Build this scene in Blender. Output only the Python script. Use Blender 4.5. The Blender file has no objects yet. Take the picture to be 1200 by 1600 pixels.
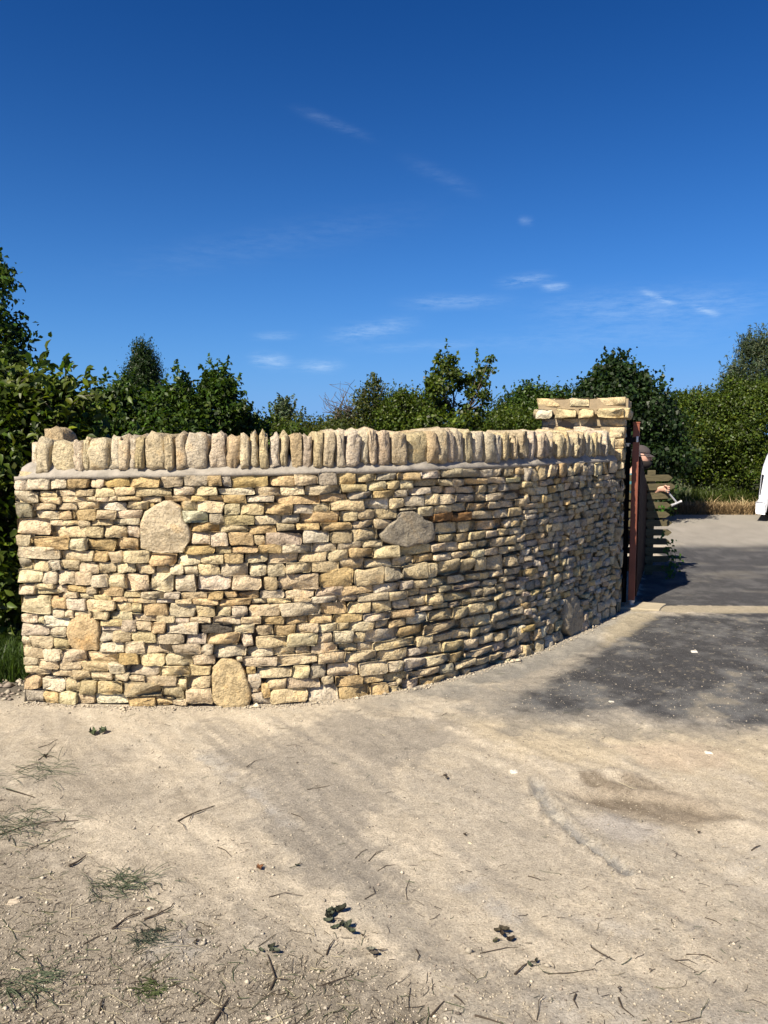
import bpy, bmesh, math, random
import numpy as np
from mathutils import Vector, Matrix
R = math.radians
random.seed(7); RNG = np.random.default_rng(7)
scene = bpy.context.scene
COL = scene.collection

# ------------------------------------------------------------------ camera, sky, sun, exposure
EYE = 1.6; PITCH = R(5.38); FPX = 1200.0          # the photo is 1200 x 1600
cam_d = bpy.data.cameras.new('camera'); cam = bpy.data.objects.new('camera', cam_d); COL.objects.link(cam)
cam.location = (0, 0, EYE); cam.rotation_euler = (math.pi/2 - PITCH, 0, 0)
cam_d.sensor_fit = 'VERTICAL'; cam_d.sensor_height = 32.0; cam_d.lens = 32.0*FPX/1600
cam_d.clip_start = 0.05; cam_d.clip_end = 3000
scene.camera = cam
SUN_AZ = R(39); SUN_EL = R(46)                     # sun behind the camera, to its left
SUNV = Vector((-math.sin(SUN_AZ)*math.cos(SUN_EL), -math.cos(SUN_AZ)*math.cos(SUN_EL), math.sin(SUN_EL)))
sd = bpy.data.lights.new('sun', 'SUN'); sd.energy = 5.0; sd.angle = R(0.5); sd.color = (1.0, 0.895, 0.735)
sun = bpy.data.objects.new('sun', sd); COL.objects.link(sun)
sun.rotation_euler = SUNV.to_track_quat('Z', 'Y').to_euler()
scene.view_settings.view_transform = 'Standard'; scene.view_settings.look = 'None'
scene.view_settings.exposure = 1.0; scene.view_settings.gamma = 1; scene.view_settings.use_curve_mapping = False
try:
    scene.cycles.max_bounces = 6; scene.cycles.transparent_max_bounces = 4
except Exception: pass

def ray(px, py):
    """unit direction of the sight line through a place in the photo (used only to survey the site)"""
    x, y = (px-600)/FPX, (800-py)/FPX
    c, s = math.cos(PITCH), math.sin(PITCH)
    return Vector((x, c + y*s, -s + y*c)).normalized()
def ground_at(px, py, z=0.0):
    d = ray(px, py); t = (z-EYE)/d.z
    return Vector((0, 0, EYE)) + d*t
def at(px, py, Y):
    d = ray(px, py); return Vector((0, 0, EYE)) + d*(Y/d.y)

def new_mat(name):
    m = bpy.data.materials.new(name); m.use_nodes = True
    nt = m.node_tree; b = nt.nodes['Principled BSDF']
    return m, nt, b
def N(nt, typ, **kw):
    n = nt.nodes.new(typ)
    for k, v in kw.items():
        if k in n.inputs.keys() if hasattr(n, 'inputs') else False: n.inputs[k].default_value = v
        else: setattr(n, k, v)
    return n
def ramp(nt, stops, interp='LINEAR'):
    n = nt.nodes.new('ShaderNodeValToRGB'); e = n.color_ramp.elements
    n.color_ramp.interpolation = interp
    while len(e) < len(stops): e.new(0.5)
    for i, (p, c) in enumerate(stops):
        e[i].position = p; e[i].color = (c, c, c, 1) if not hasattr(c, '__len__') else (*c, 1)
    return n

# sky: one Nishita sky with thin high cloud wisps and old contrails
world = bpy.data.worlds.new('World'); scene.world = world; world.use_nodes = True
nt = world.node_tree; L = nt.links
bg = nt.nodes['Background']
sky = nt.nodes.new('ShaderNodeTexSky'); sky.sky_type = 'NISHITA'; sky.sun_disc = False
sky.sun_elevation = SUN_EL; sky.sun_rotation = math.pi + SUN_AZ
sky.air_density = 1.0; sky.dust_density = 0.35; sky.ozone_density = 4.5; sky.altitude = 0
SKYS = 0.07
def srgb_pow(src, table):
    """the same grading for the whole sky: per channel gain * value ** power, as a camera's deep-blue rendering of it"""
    sp = nt.nodes.new('ShaderNodeSeparateColor'); cb = nt.nodes.new('ShaderNodeCombineColor'); L.new(src, sp.inputs[0])
    for i, (g, p) in enumerate(table):
        a = nt.nodes.new('ShaderNodeMath'); a.operation = 'POWER'; a.inputs[1].default_value = p
        c = nt.nodes.new('ShaderNodeMath'); c.operation = 'MULTIPLY'; c.inputs[1].default_value = g*SKYS**(p-1)
        L.new(sp.outputs[i], a.inputs[0]); L.new(a.outputs[0], c.inputs[0]); L.new(c.outputs[0], cb.inputs[i])
    return cb.outputs[0]
graded = srgb_pow(sky.outputs[0], [(1.7, 2.75), (.61, 1.42), (.99, 1.35)])
tc = nt.nodes.new('ShaderNodeTexCoord')
def math_n(op, a, b=None):
    n = nt.nodes.new('ShaderNodeMath'); n.operation = op
    for i, v in enumerate((a, b)):
        if v is None: continue
        if isinstance(v, (int, float)): n.inputs[i].default_value = v
        else: L.new(v, n.inputs[i])
    return n.outputs[0]
def dot_n(vec):
    n = nt.nodes.new('ShaderNodeVectorMath'); n.operation = 'DOT_PRODUCT'
    L.new(tc.outputs['Generated'], n.inputs[0]); n.inputs[1].default_value = vec
    return n.outputs['Value']
#         x0   y0    x1   y1   half width  strength   (ends as seen in the photo, turned into directions)
WISPS = [(470,172, 572,213, 6, .10), (640,252, 742,299, 9, .06), (812,344, 832,347, 5, .22), (785,442, 856,433, 7, .38),
         (848,449, 886,447, 5, .50), (395,562, 450,566, 9, .50), (465,574, 530,571, 8, .42), (520,526, 640,506, 11, .32),
         (640,474, 780,470, 9, .24), (1005,455, 1050,474, 4, .50), (1085,480, 1122,492, 4, .40), (860,487, 1190,470, 22, .22),
         (400,526, 460,524, 5, .25), (560,546, 760,536, 7, .14), (200,420, 640,340, 22, .05), (760,536, 1150,520, 18, .10)]
# pale band of distant air all round the horizon
sz = nt.nodes.new('ShaderNodeSeparateXYZ'); L.new(tc.outputs['Generated'], sz.inputs[0])
hz = math_n('EXPONENT', math_n('MULTIPLY', math_n('ABSOLUTE', sz.outputs[2]), -1/.15))
hmix = nt.nodes.new('ShaderNodeMix'); hmix.data_type = 'RGBA'; L.new(hz, hmix.inputs['Factor'])
L.new(graded, hmix.inputs[6]); hmix.inputs[7].default_value = (.098/SKYS, .228/SKYS, .45/SKYS, 1)
acc = None
nz = nt.nodes.new('ShaderNodeTexNoise'); nz.inputs['Scale'].default_value = 34; nz.inputs['Detail'].default_value = 9
nz.inputs['Roughness'].default_value = .72
mp = nt.nodes.new('ShaderNodeMapping'); mp.inputs['Scale'].default_value = (.8, .8, 4.5); mp.inputs['Rotation'].default_value = (0, R(10), 0)
L.new(tc.outputs['Generated'], mp.inputs[0]); L.new(mp.outputs[0], nz.inputs['Vector'])
nzr = ramp(nt, [(.36, 0.0), (.62, 1.0)]); L.new(nz.outputs['Fac'], nzr.inputs[0])
for x0, y0, x1, y1, w, s in WISPS:
    a, b = ray(x0, y0), ray(x1, y1); c = (a+b).normalized()
    ax = (b-a); la = ax.length/2; ax.normalize(); bx = c.cross(ax).normalized()
    u = math_n('MULTIPLY', math_n('SUBTRACT', dot_n(ax), ax.dot(c)), 1/la)
    v = math_n('MULTIPLY', dot_n(bx), FPX/w)
    q = math_n('ADD', math_n('POWER', math_n('ABSOLUTE', u), 3.0), math_n('MULTIPLY', v, v))
    m = math_n('MULTIPLY', math_n('EXPONENT', math_n('MULTIPLY', q, -1.0)), s)
    acc = m if acc is None else math_n('ADD', acc, m)
fac = math_n('MULTIPLY', acc, nzr.outputs[0])
mix = nt.nodes.new('ShaderNodeMix'); mix.data_type = 'RGBA'
L.new(fac, mix.inputs['Factor']); L.new(hmix.outputs[2], mix.inputs[6]); mix.inputs[7].default_value = (4.2, 5.6, 7.4, 1)
L.new(mix.outputs[2], bg.inputs['Color']); bg.inputs['Strength'].default_value = SKYS

# ------------------------------------------------------------------ helpers
def tag(o, label=None, cat=None, group=None, kind=None):
    if label: o['label'] = label
    if cat: o['category'] = cat
    if group: o['group'] = group
    if kind: o['kind'] = kind
    return o
def link(name, me, parent=None, mat=None, loc=None):
    if mat is not None and not me.materials: me.materials.append(mat)
    o = bpy.data.objects.new(name, me); COL.objects.link(o)
    if loc is not None: o.location = loc
    if parent is not None: o.parent = parent
    return o
def empty(name, loc=(0, 0, 0), rz=0, **kw):
    o = bpy.data.objects.new(name, None); COL.objects.link(o); o.location = loc; o.rotation_euler = (0, 0, rz)
    o.empty_display_size = .1
    return tag(o, **kw)
def np_mesh(name, V, F, col=None, smooth=False, colname='tone'):
    """V (n,3), F (m,k) all faces with k corners, or a list of such arrays"""
    Fs = F if isinstance(F, list) else [F]
    me = bpy.data.meshes.new(name); V = np.asarray(V, dtype=np.float32)
    me.vertices.add(len(V)); me.vertices.foreach_set('co', V.ravel())
    idx = np.concatenate([np.asarray(f, dtype=np.int32).ravel() for f in Fs])
    tot = np.concatenate([np.full(len(f), np.asarray(f).shape[1], dtype=np.int32) for f in Fs])
    st = np.concatenate([[0], np.cumsum(tot)[:-1]]).astype(np.int32)
    me.loops.add(len(idx)); me.loops.foreach_set('vertex_index', idx)
    me.polygons.add(len(tot)); me.polygons.foreach_set('loop_start', st); me.polygons.foreach_set('loop_total', tot)
    if smooth: me.polygons.foreach_set('use_smooth', np.ones(len(tot), dtype=bool))
    if col is not None:
        a = me.color_attributes.new(colname, 'FLOAT_COLOR', 'POINT')
        c = np.ones((len(V), 4), dtype=np.float32); c[:, :3] = col; a.data.foreach_set('color', c.ravel())
    me.update(calc_edges=True); me.validate()
    return me
class MB:
    """collects boxes, tubes and lofts into one mesh"""
    def __init__(s): s.v = []; s.f = []
    def add(s, vs, fs):
        b = len(s.v); s.v += [tuple(v) for v in vs]; s.f += [tuple(i+b for i in f) for f in fs]; return s
    def box(s, c, size, M=None, bev=0.0):
        bm = bmesh.new(); bmesh.ops.create_cube(bm, size=1)
        for v in bm.verts: v.co = Vector((v.co.x*size[0], v.co.y*size[1], v.co.z*size[2]))
        if bev: bmesh.ops.bevel(bm, geom=bm.edges[:], offset=bev, segments=1, affect='EDGES')
        bm.verts.index_update()
        vs = [(M @ v.co if M else v.co) + Vector(c) for v in bm.verts]; fs = [[v.index for v in f.verts] for f in bm.faces]
        bm.free(); return s.add(vs, fs)
    def tube(s, pts, rad, n=8, cap=True):
        pts = [Vector(p) for p in pts]; rad = rad if hasattr(rad, '__len__') else [rad]*len(pts)
        vs = []; up = Vector((0, 0, 1)); prev = None
        for i, p in enumerate(pts):
            d = (pts[min(i+1, len(pts)-1)] - pts[max(i-1, 0)]).normalized()
            x = (prev - d*prev.dot(d)) if prev is not None else d.cross(up if abs(d.z) < .95 else Vector((1, 0, 0)))
            x.normalize(); prev = x; y = d.cross(x)
            for k in range(n):
                a = 2*math.pi*k/n; vs.append(p + (x*math.cos(a) + y*math.sin(a))*rad[i])
        fs = [(i*n+k, i*n+(k+1) % n, (i+1)*n+(k+1) % n, (i+1)*n+k) for i in range(len(pts)-1) for k in range(n)]
        if cap: fs += [tuple(range(n))[::-1], tuple(range((len(pts)-1)*n, len(pts)*n))]
        return s.add(vs, fs)
    def loft(s, rings, cap=True):
        n = len(rings[0]); vs = [v for r in rings for v in r]
        fs = [(i*n+k, i*n+(k+1) % n, (i+1)*n+(k+1) % n, (i+1)*n+k) for i in range(len(rings)-1) for k in range(n)]
        if cap: fs += [tuple(range(n))[::-1], tuple(range((len(rings)-1)*n, len(rings)*n))]
        return s.add(vs, fs)
    def build(s, name, mat, parent=None, loc=None, smooth=False, tone=None):
        me = bpy.data.meshes.new(name); me.from_pydata([tuple(v) for v in s.v], [], s.f); me.update()
        if smooth: me.polygons.foreach_set('use_smooth', np.ones(len(me.polygons), dtype=bool))
        bm = bmesh.new(); bm.from_mesh(me); bmesh.ops.recalc_face_normals(bm, faces=bm.faces[:]); bm.to_mesh(me); bm.free()
        if tone is not None:
            a = me.color_attributes.new('tone', 'FLOAT_COLOR', 'POINT')
            a.data.foreach_set('color', np.tile([*tone, 1.0], len(me.vertices)).astype(np.float32))
        return link(name, me, parent, mat, loc)
# value noise
_T = np.random.default_rng(3).random((256, 256)).astype(np.float32)
def vnoise(x, y):
    xi = np.floor(x).astype(int); yi = np.floor(y).astype(int); fx = x-xi; fy = y-yi
    fx = fx*fx*(3-2*fx); fy = fy*fy*(3-2*fy)
    a = _T[xi & 255, yi & 255]; b = _T[(xi+1) & 255, yi & 255]; c = _T[xi & 255, (yi+1) & 255]; d = _T[(xi+1) & 255, (yi+1) & 255]
    return (a*(1-fx)+b*fx)*(1-fy) + (c*(1-fx)+d*fx)*fy
def fbm(x, y, oct=5, gain=.5):
    s = 0; a = 1; t = 0
    for o in range(oct):
        s = s + a*vnoise(x*2**o + 17.3*o, y*2**o + 9.1*o); t += a; a *= gain
    return s/t
def sstep(e0, e1, x):
    t = np.clip((x-e0)/(e1-e0), 0, 1); return t*t*(3-2*t)
# ------------------------------------------------------------------ materials
def stone_mat(name, bump=1.0, dust=0.0):
    m, nt, b = new_mat(name); L = nt.links
    at_ = N(nt, 'ShaderNodeAttribute', attribute_name='tone')
    geo = nt.nodes.new('ShaderNodeNewGeometry')
    n1 = N(nt, 'ShaderNodeTexNoise', Scale=18.0, Detail=5.0, Roughness=.6)
    n2 = N(nt, 'ShaderNodeTexNoise', Scale=90.0, Detail=6.0, Roughness=.7)
    n3 = N(nt, 'ShaderNodeTexVoronoi', Scale=60.0)
    for n in (n1, n2, n3): L.new(geo.outputs['Position'], n.inputs['Vector'])
    r1 = ramp(nt, [(.30, (.66, .63, .58)), (.5, (1.0, .99, .97)), (.72, (1.2, 1.15, 1.05))]); L.new(n1.outputs['Fac'], r1.inputs[0])
    r2 = ramp(nt, [(.30, .50), (.50, 1.0), (.75, 1.25)]); L.new(n2.outputs['Fac'], r2.inputs[0])
    m1 = N(nt, 'ShaderNodeMix', data_type='RGBA', blend_type='MULTIPLY'); m1.inputs[0].default_value = 1
    m2 = N(nt, 'ShaderNodeMix', data_type='RGBA', blend_type='MULTIPLY'); m2.inputs[0].default_value = .8
    L.new(at_.outputs['Color'], m1.inputs[6]); L.new(r1.outputs[0], m1.inputs[7])
    L.new(m1.outputs[2], m2.inputs[6]); L.new(r2.outputs[0], m2.inputs[7])
    # ochre iron staining in patches
    n4 = N(nt, 'ShaderNodeTexNoise', Scale=9.0, Detail=3.0); L.new(geo.outputs['Position'], n4.inputs['Vector'])
    r4 = ramp(nt, [(.60, 0.0), (.74, .4)]); L.new(n4.outputs['Fac'], r4.inputs[0])
    m3 = N(nt, 'ShaderNodeMix', data_type='RGBA', blend_type='MULTIPLY'); L.new(r4.outputs[0], m3.inputs[0])
    L.new(m2.outputs[2], m3.inputs[6]); m3.inputs[7].default_value = (1.0, .78, .50, 1)
    L.new(m3.outputs[2], b.inputs['Base Color']); b.inputs['Roughness'].default_value = .92
    b.inputs['Specular IOR Level'].default_value = .2
    bp = N(nt, 'ShaderNodeBump', Strength=.95*bump, Distance=.026)
    bp2 = N(nt, 'ShaderNodeBump', Strength=1.0*bump, Distance=.010)
    nb = N(nt, 'ShaderNodeTexNoise', Scale=38.0, Detail=4.0, Roughness=.6, Distortion=.4); L.new(geo.outputs['Position'], nb.inputs['Vector'])
    L.new(nb.outputs['Fac'], bp.inputs['Height']); L.new(n2.outputs['Fac'], bp2.inputs['Height'])
    L.new(bp.outputs[0], bp2.inputs['Normal']); L.new(bp2.outputs[0], b.inputs['Normal'])
    return m
def plain_mat(name, col, rough=.6, metal=0.0, noise=0.0, nscale=30.0, bump=0.0, bscale=60.0, spec=.5, stretch=(1, 1, 1), coat=0):
    m, nt, b = new_mat(name); L = nt.links
    b.inputs['Base Color'].default_value = (*col, 1); b.inputs['Roughness'].default_value = rough
    b.inputs['Metallic'].default_value = metal; b.inputs['Specular IOR Level'].default_value = spec
    b.inputs['Coat Weight'].default_value = coat
    geo = nt.nodes.new('ShaderNodeNewGeometry'); mp = nt.nodes.new('ShaderNodeMapping'); mp.inputs['Scale'].default_value = stretch
    L.new(geo.outputs['Position'], mp.inputs[0])
    if noise:
        n = N(nt, 'ShaderNodeTexNoise', Scale=nscale, Detail=5.0, Roughness=.65); L.new(mp.outputs[0], n.inputs['Vector'])
        r = ramp(nt, [(.28, 1-noise), (.72, 1+noise)]); L.new(n.outputs['Fac'], r.inputs[0])
        mx = N(nt, 'ShaderNodeMix', data_type='RGBA', blend_type='MULTIPLY'); mx.inputs[0].default_value = 1
        mx.inputs[6].default_value = (*col, 1); L.new(r.outputs[0], mx.inputs[7]); L.new(mx.outputs[2], b.inputs['Base Color'])
    if bump:
        n = N(nt, 'ShaderNodeTexNoise', Scale=bscale, Detail=5.0, Roughness=.65); L.new(mp.outputs[0], n.inputs['Vector'])
        bp = N(nt, 'ShaderNodeBump', Strength=bump, Distance=.006); L.new(n.outputs['Fac'], bp.inputs['Height'])
        L.new(bp.outputs[0], b.inputs['Normal'])
    return m
def leaf_mat(name, transl=.30, gloss=.25, rough=.45):
    m, nt, b = new_mat(name); L = nt.links
    at_ = N(nt, 'ShaderNodeAttribute', attribute_name='tone'); out = nt.nodes['Material Output']
    L.new(at_.outputs['Color'], b.inputs['Base Color']); b.inputs['Roughness'].default_value = rough
    b.inputs['Specular IOR Level'].default_value = gloss
    tr = nt.nodes.new('ShaderNodeBsdfTranslucent')
    mu = N(nt, 'ShaderNodeMix', data_type='RGBA', blend_type='MULTIPLY'); mu.inputs[0].default_value = 1
    L.new(at_.outputs['Color'], mu.inputs[6]); mu.inputs[7].default_value = (1.5, 1.6, .5, 1); L.new(mu.outputs[2], tr.inputs['Color'])
    ms = nt.nodes.new('ShaderNodeMixShader'); ms.inputs[0].default_value = transl
    L.new(b.outputs[0], ms.inputs[1]); L.new(tr.outputs[0], ms.inputs[2]); L.new(ms.outputs[0], out.inputs['Surface'])
    return m
def tone_mat(name, rough=.9, bump=.0, bscale=80, noise=.25, nscale=60):
    m, nt, b = new_mat(name); L = nt.links
    at_ = N(nt, 'ShaderNodeAttribute', attribute_name='tone'); b.inputs['Roughness'].default_value = rough
    b.inputs['Specular IOR Level'].default_value = .2
    geo = nt.nodes.new('ShaderNodeNewGeometry')
    n = N(nt, 'ShaderNodeTexNoise', Scale=float(nscale), Detail=5.0, Roughness=.7); L.new(geo.outputs['Position'], n.inputs['Vector'])
    r = ramp(nt, [(.28, 1-noise), (.72, 1+noise)]); L.new(n.outputs['Fac'], r.inputs[0])
    mx = N(nt, 'ShaderNodeMix', data_type='RGBA', blend_type='MULTIPLY'); mx.inputs[0].default_value = 1
    L.new(at_.outputs['Color'], mx.inputs[6]); L.new(r.outputs[0], mx.inputs[7]); L.new(mx.outputs[2], b.inputs['Base Color'])
    if bump:
        bp = N(nt, 'ShaderNodeBump', Strength=bump, Distance=.008); L.new(n.outputs['Fac'], bp.inputs['Height']); L.new(bp.outputs[0], b.inputs['Normal'])
    return m
M = dict(
    stone=stone_mat('limestone', 1.0),
    smooth_stone=stone_mat('dressed_limestone', .7),
    mortar=plain_mat('grey_mortar', (.27, .245, .205), .95, noise=.28, nscale=14, bump=.9, bscale=90),
    buff_mortar=plain_mat('buff_mortar', (.27, .21, .13), .95, noise=.16, nscale=35, bump=.5, bscale=90),
    core=plain_mat('wall_core', (.14, .105, .07), .95, noise=.3, nscale=20, bump=.8, bscale=40),
    leaf=leaf_mat('foliage'), bark=plain_mat('bark', (.09, .07, .05), .9, noise=.4, nscale=20, bump=.6),
    litter=tone_mat('litter', .85), pebble=tone_mat('pebble_stone', .9),
    rust=plain_mat('brown_red_gate_paint', (.19, .062, .036), .5, noise=.2, nscale=6, bump=.15, spec=.3),
    darkbrown=plain_mat('dark_gate_board', (.03, .014, .010), .8, noise=.3, nscale=12, stretch=(1, 1, .1), spec=.08),
    black=plain_mat('black_metal', (.008, .008, .009), .7, spec=.1), steel=plain_mat('galvanised_steel', (.5, .5, .49), .4, .5, noise=.15),
    green_pipe=plain_mat('dark_green_plastic', (.015, .03, .025), .4),
    wood=plain_mat('weathered_mossy_wood', (.088, .074, .036), .9, noise=.45, nscale=9, stretch=(1, 1, 6), bump=.4),
    flag=plain_mat('pale_flagstone', (.33, .285, .20), .9, noise=.14, nscale=8, bump=.3),
    whitepaint=plain_mat('white_van_paint', (.80, .81, .83), .3, noise=.015, coat=.4), rubber=plain_mat('tyre_rubber', (.02, .02, .02), .8),
    glass=plain_mat('dark_glass', (.01, .012, .014), .08), redlens=plain_mat('dark_tail_lens', (.04, .006, .006), .2),
    trim=plain_mat('grey_plastic', (.10, .10, .11), .6),
    skin=plain_mat('skin', (.50, .29, .21), .55, noise=.08), cap=plain_mat('faded_brown_cloth', (.05, .040, .040), .95, noise=.15),
    beard=plain_mat('dark_beard', (.008, .005, .004), .9, noise=.4, nscale=90), teal=plain_mat('teal_shirt', (.04, .14, .17), .95, noise=.1),
    jeans=plain_mat('dark_trousers', (.03, .035, .05), .95, noise=.1), boots=plain_mat('brown_boots', (.06, .04, .025), .8),
)
# ------------------------------------------------------------------ ground: one sheet to the horizon
def axis(lo, hi, a, b, step, ratio=1.055):
    mid = list(np.arange(a, b, step)); up = [mid[-1]]; s = step
    while up[-1] < hi: s *= ratio; up.append(up[-1]+s)
    dn = [mid[0]]; s = step
    while dn[-1] > lo: s *= ratio; dn.append(dn[-1]-s)
    return np.array(dn[:0:-1] + mid + up[1:])
GX = axis(-900, 900, -3.0, 3.9, .019); GY = axis(-300, 1500, 1.75, 7.6, .019)
gx, gy = np.meshgrid(GX, GY, indexing='ij')
def gpts(pl): return np.array([ground_at(*p)[:2] for p in pl])
def dist_poly(x, y, pl, closed=False):
    d = np.full(x.shape, 1e9); n = len(pl)
    for i in range(n if closed else n-1):
        a = pl[i]; b = pl[(i+1) % n]; ab = b-a; L2 = max((ab**2).sum(), 1e-9)
        t = np.clip(((x-a[0])*ab[0]+(y-a[1])*ab[1])/L2, 0, 1)
        d = np.minimum(d, np.hypot(x-a[0]-t*ab[0], y-a[1]-t*ab[1]))
    return d
def sdf(x, y, pl):
    ins = np.zeros(x.shape, bool); n = len(pl)
    for i in range(n):
        a = pl[i]; b = pl[(i+1) % n]
        c = ((a[1] > y) != (b[1] > y)) & (x < (b[0]-a[0])*(y-a[1])/((b[1]-a[1]) or 1e-9)+a[0]); ins ^= c
    d = dist_poly(x, y, pl, True); return np.where(ins, -d, d)
# noise fields in metres
nA = fbm(gx*1.1+5, gy*1.1+3, 6, .55); nB = fbm(gx*3.7+31, gy*3.7+11, 6, .6); nC = fbm(gx*12+7, gy*12+2, 5, .6); nD = fbm(gx*34+7, gy*34+2, 3, .6)
# streaks dragged along the turning track of vehicles (down to the right)
ux = gx*.80 + gy*.60; uy = -gx*.60 + gy*.80
nS = fbm(ux*9+3 + nA*3, uy*1.6+8, 6, .6)
def C(*c): return np.array(c, dtype=np.float32)
sand = C(.63, .55, .425); soil = C(.30, .262, .205); greyd = C(.36, .325, .27); pale = C(.60, .55, .45); tar = C(.075, .075, .078)
damp = C(.25, .205, .15); conc = C(.40, .375, .32); dusty = C(.50, .435, .31)
col = np.broadcast_to(sand, gx.shape+(3,)).copy()
def lay(c, m):
    global col
    col = col*(1-m[..., None]) + np.asarray(c)*m[..., None]
def soft(pl, w, noise=.25, add=0.0):
    d = sdf(gx, gy, gpts(pl)) + (nB-.5)*noise*2 + (nC-.5)*noise*.9 + (nD-.5)*noise*.7 + (nS-.5)*noise*.8 + add
    return 1-sstep(-w*.6, w*.6, d)
lay(sand*.86, sstep(.45, .65, nA)); lay(sand*1.12, sstep(.52, .66, nS)*.7)
nT = fbm(ux*22+3 + nA*8, uy*2.2+8, 5, .65)
lay(greyd*1.05, sstep(.50, .66, nT)*.40); lay(pale, sstep(.55, .70, fbm(ux*14+60 + nA*8, uy*1.5+8, 5, .65))*.30)
lay(greyd*1.15, sstep(.50, .64, fbm(gx*2.1+40, gy*2.1, 5, .6))*.45)
# grey compacted band from the wall down to the bottom of the picture
lay(greyd*1.02, soft([(560,1120),(800,1115),(640,1180),(560,1290),(600,1400),(520,1380),(400,1280),(330,1190),(420,1150)], .14, .22)*.85)
lay(greyd*.98, soft([(330,1170),(480,1240),(620,1330),(600,1380),(480,1350),(400,1290)], .10, .18)*.7)
# brown soil, bottom left
lay(soil*1.12, soft([(-400,1420),(-200,1220),(60,1290),(260,1430),(420,1480),(560,1540),(700,1700),(500,2200),(-600,2200)], .22, .35)*.85)
lay(soil*1.25, soft([(-300,1180),(60,1160),(260,1200),(330,1260),(200,1290),(0,1260),(-300,1300)], .15, .35)*.55*sstep(.40, .6, nS))
lay(sand*.98, soft([(0,1290),(120,1300),(330,1400),(520,1500),(440,1470),(250,1400),(60,1340)], .08, .25)*.6)
lay(soil*.85, soft([(430,1560),(600,1500),(700,1540),(760,1580),(640,1640),(450,1650)], .08, .25)*.5)
# pale grey scuffs and whitish patches
for pl, k in (([(300,1170),(345,1180),(430,1250),(460,1290),(420,1275),(340,1215)], .8), ([(715,1390),(760,1375),(820,1430),(830,1450),(760,1425)], .75),
              ([(200,1500),(320,1430),(330,1480),(260,1550)], .6), ([(690,1545),(1000,1540),(1250,1590),(1250,1700),(650,1700)], .55),
              ([(880,1425),(960,1430),(1060,1460),(1100,1440),(1060,1480),(930,1465)], .6), ([(1150,1165),(1210,1165),(1210,1210),(1160,1200)], .5),
              ([(970,1155),(1000,1158),(1000,1185),(968,1180)], .5), ([(1100,1330),(1240,1300),(1240,1400),(1130,1390)], .3)):
    m = soft(pl, .05, .10); lay(C(.50, .47, .42), m*k*sstep(.38, .58, nC)); lay(pale, m*k*.6*sstep(.5, .62, nS))
def track(pl, w, c, k, seed):
    d = dist_poly(gx, gy, gpts(pl)); st_ = fbm(d*38+seed, gx*.5+gy*.4+seed, 4, .6)
    m_ = (1-sstep(w*.3, w*1.2, d+(nC-.5)*.08+(nB-.5)*.15))*k*.75; lay(c*.9, m_*sstep(.42, .55, st_)); lay(sand*1.08, m_*.7*(1-sstep(.36, .46, st_)))
track([(330,1130),(420,1200),(500,1290),(640,1430),(820,1600)], .16, greyd*1.1, .75, 3)
track([(430,1120),(560,1200),(720,1330),(900,1440),(1150,1560)], .14, greyd*1.2, .6, 13)
track([(-60,1290),(150,1330),(360,1420),(520,1520),(620,1640)], .16, soil*1.15, .6, 23)
track([(830,1230),(900,1330),(1020,1420),(1200,1480)], .13, greyd*1.25, .55, 33)
track([(700,1110),(850,1135),(1000,1150),(1250,1160)], .20, pale*.92, .6, 43)
track([(640,1500),(850,1540),(1100,1580),(1300,1590)], .12, greyd*1.2, .7, 53)
# damp scrape with a lip
scr = soft([(880,1232),(950,1222),(1050,1225),(1110,1250),(1150,1272),(1080,1288),(980,1270),(900,1252)], .16, .05)
lay(damp*1.45, scr*.65)
for pl, k in (([(900,1212),(930,1211),(962,1220),(990,1234),(950,1230),(915,1222)], .95), ([(968,1213),(1005,1215),(1040,1226),(1010,1230),(975,1222)], .85),
              ([(925,1238),(1000,1240),(1060,1250),(1105,1262),(1150,1272),(1090,1274),(1030,1268),(960,1256),(920,1246)], 1.0), ([(885,1245),(905,1240),(925,1262),(960,1285),(925,1280)], .4)):
    lay(damp, soft(pl, .035, .035)*k*(.55+.45*sstep(.36, .56, nT)))
lay(C(.50, .47, .44), soft([(900,1275),(950,1262),(1040,1290),(1020,1315),(960,1310)], .08, .08)*.5)
# curved scrape of a bucket edge: grey with a crisp side
arc = gpts([(838,1224),(846,1246),(868,1275),(902,1305),(945,1335),(985,1360)])
dA = dist_poly(gx, gy, arc); arcm = 1-sstep(.018, .042, dA + (nC-.5)*.03)
lay(C(.33, .32, .30), arcm*.9); lay(pale, arcm*.6*sstep(.5, .6, nD))
# grey concrete haunch along the foot of the wall
WB = gpts([(40,1095),(200,1103),(330,1104),(400,1100),(500,1096),(600,1085),(700,1062),(800,1030),(870,1003),(920,980),(950,962),(968,955)])
dW = dist_poly(gx, gy, WB)
foot = (1-sstep(.18, .34, dW + (nB-.5)*.3))*sstep(-.4, .9, gx)
lay(conc, foot*.95)
lay(sand*1.0, (1-sstep(.05, .12, dW + (nC-.5)*.08))*(1-sstep(-.6, .4, gx))*.8)
lay(C(.66, .555, .38), soft([(700,1120),(850,1128),(1000,1135),(1200,1150),(1400,1180),(1250,1240),(1000,1200),(800,1190)], .2, .2)*.6)
lay(C(.60, .47, .36), soft([(960,1165),(1080,1160),(1170,1185),(1150,1215),(1000,1200)], .1, .1)*.4)
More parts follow.
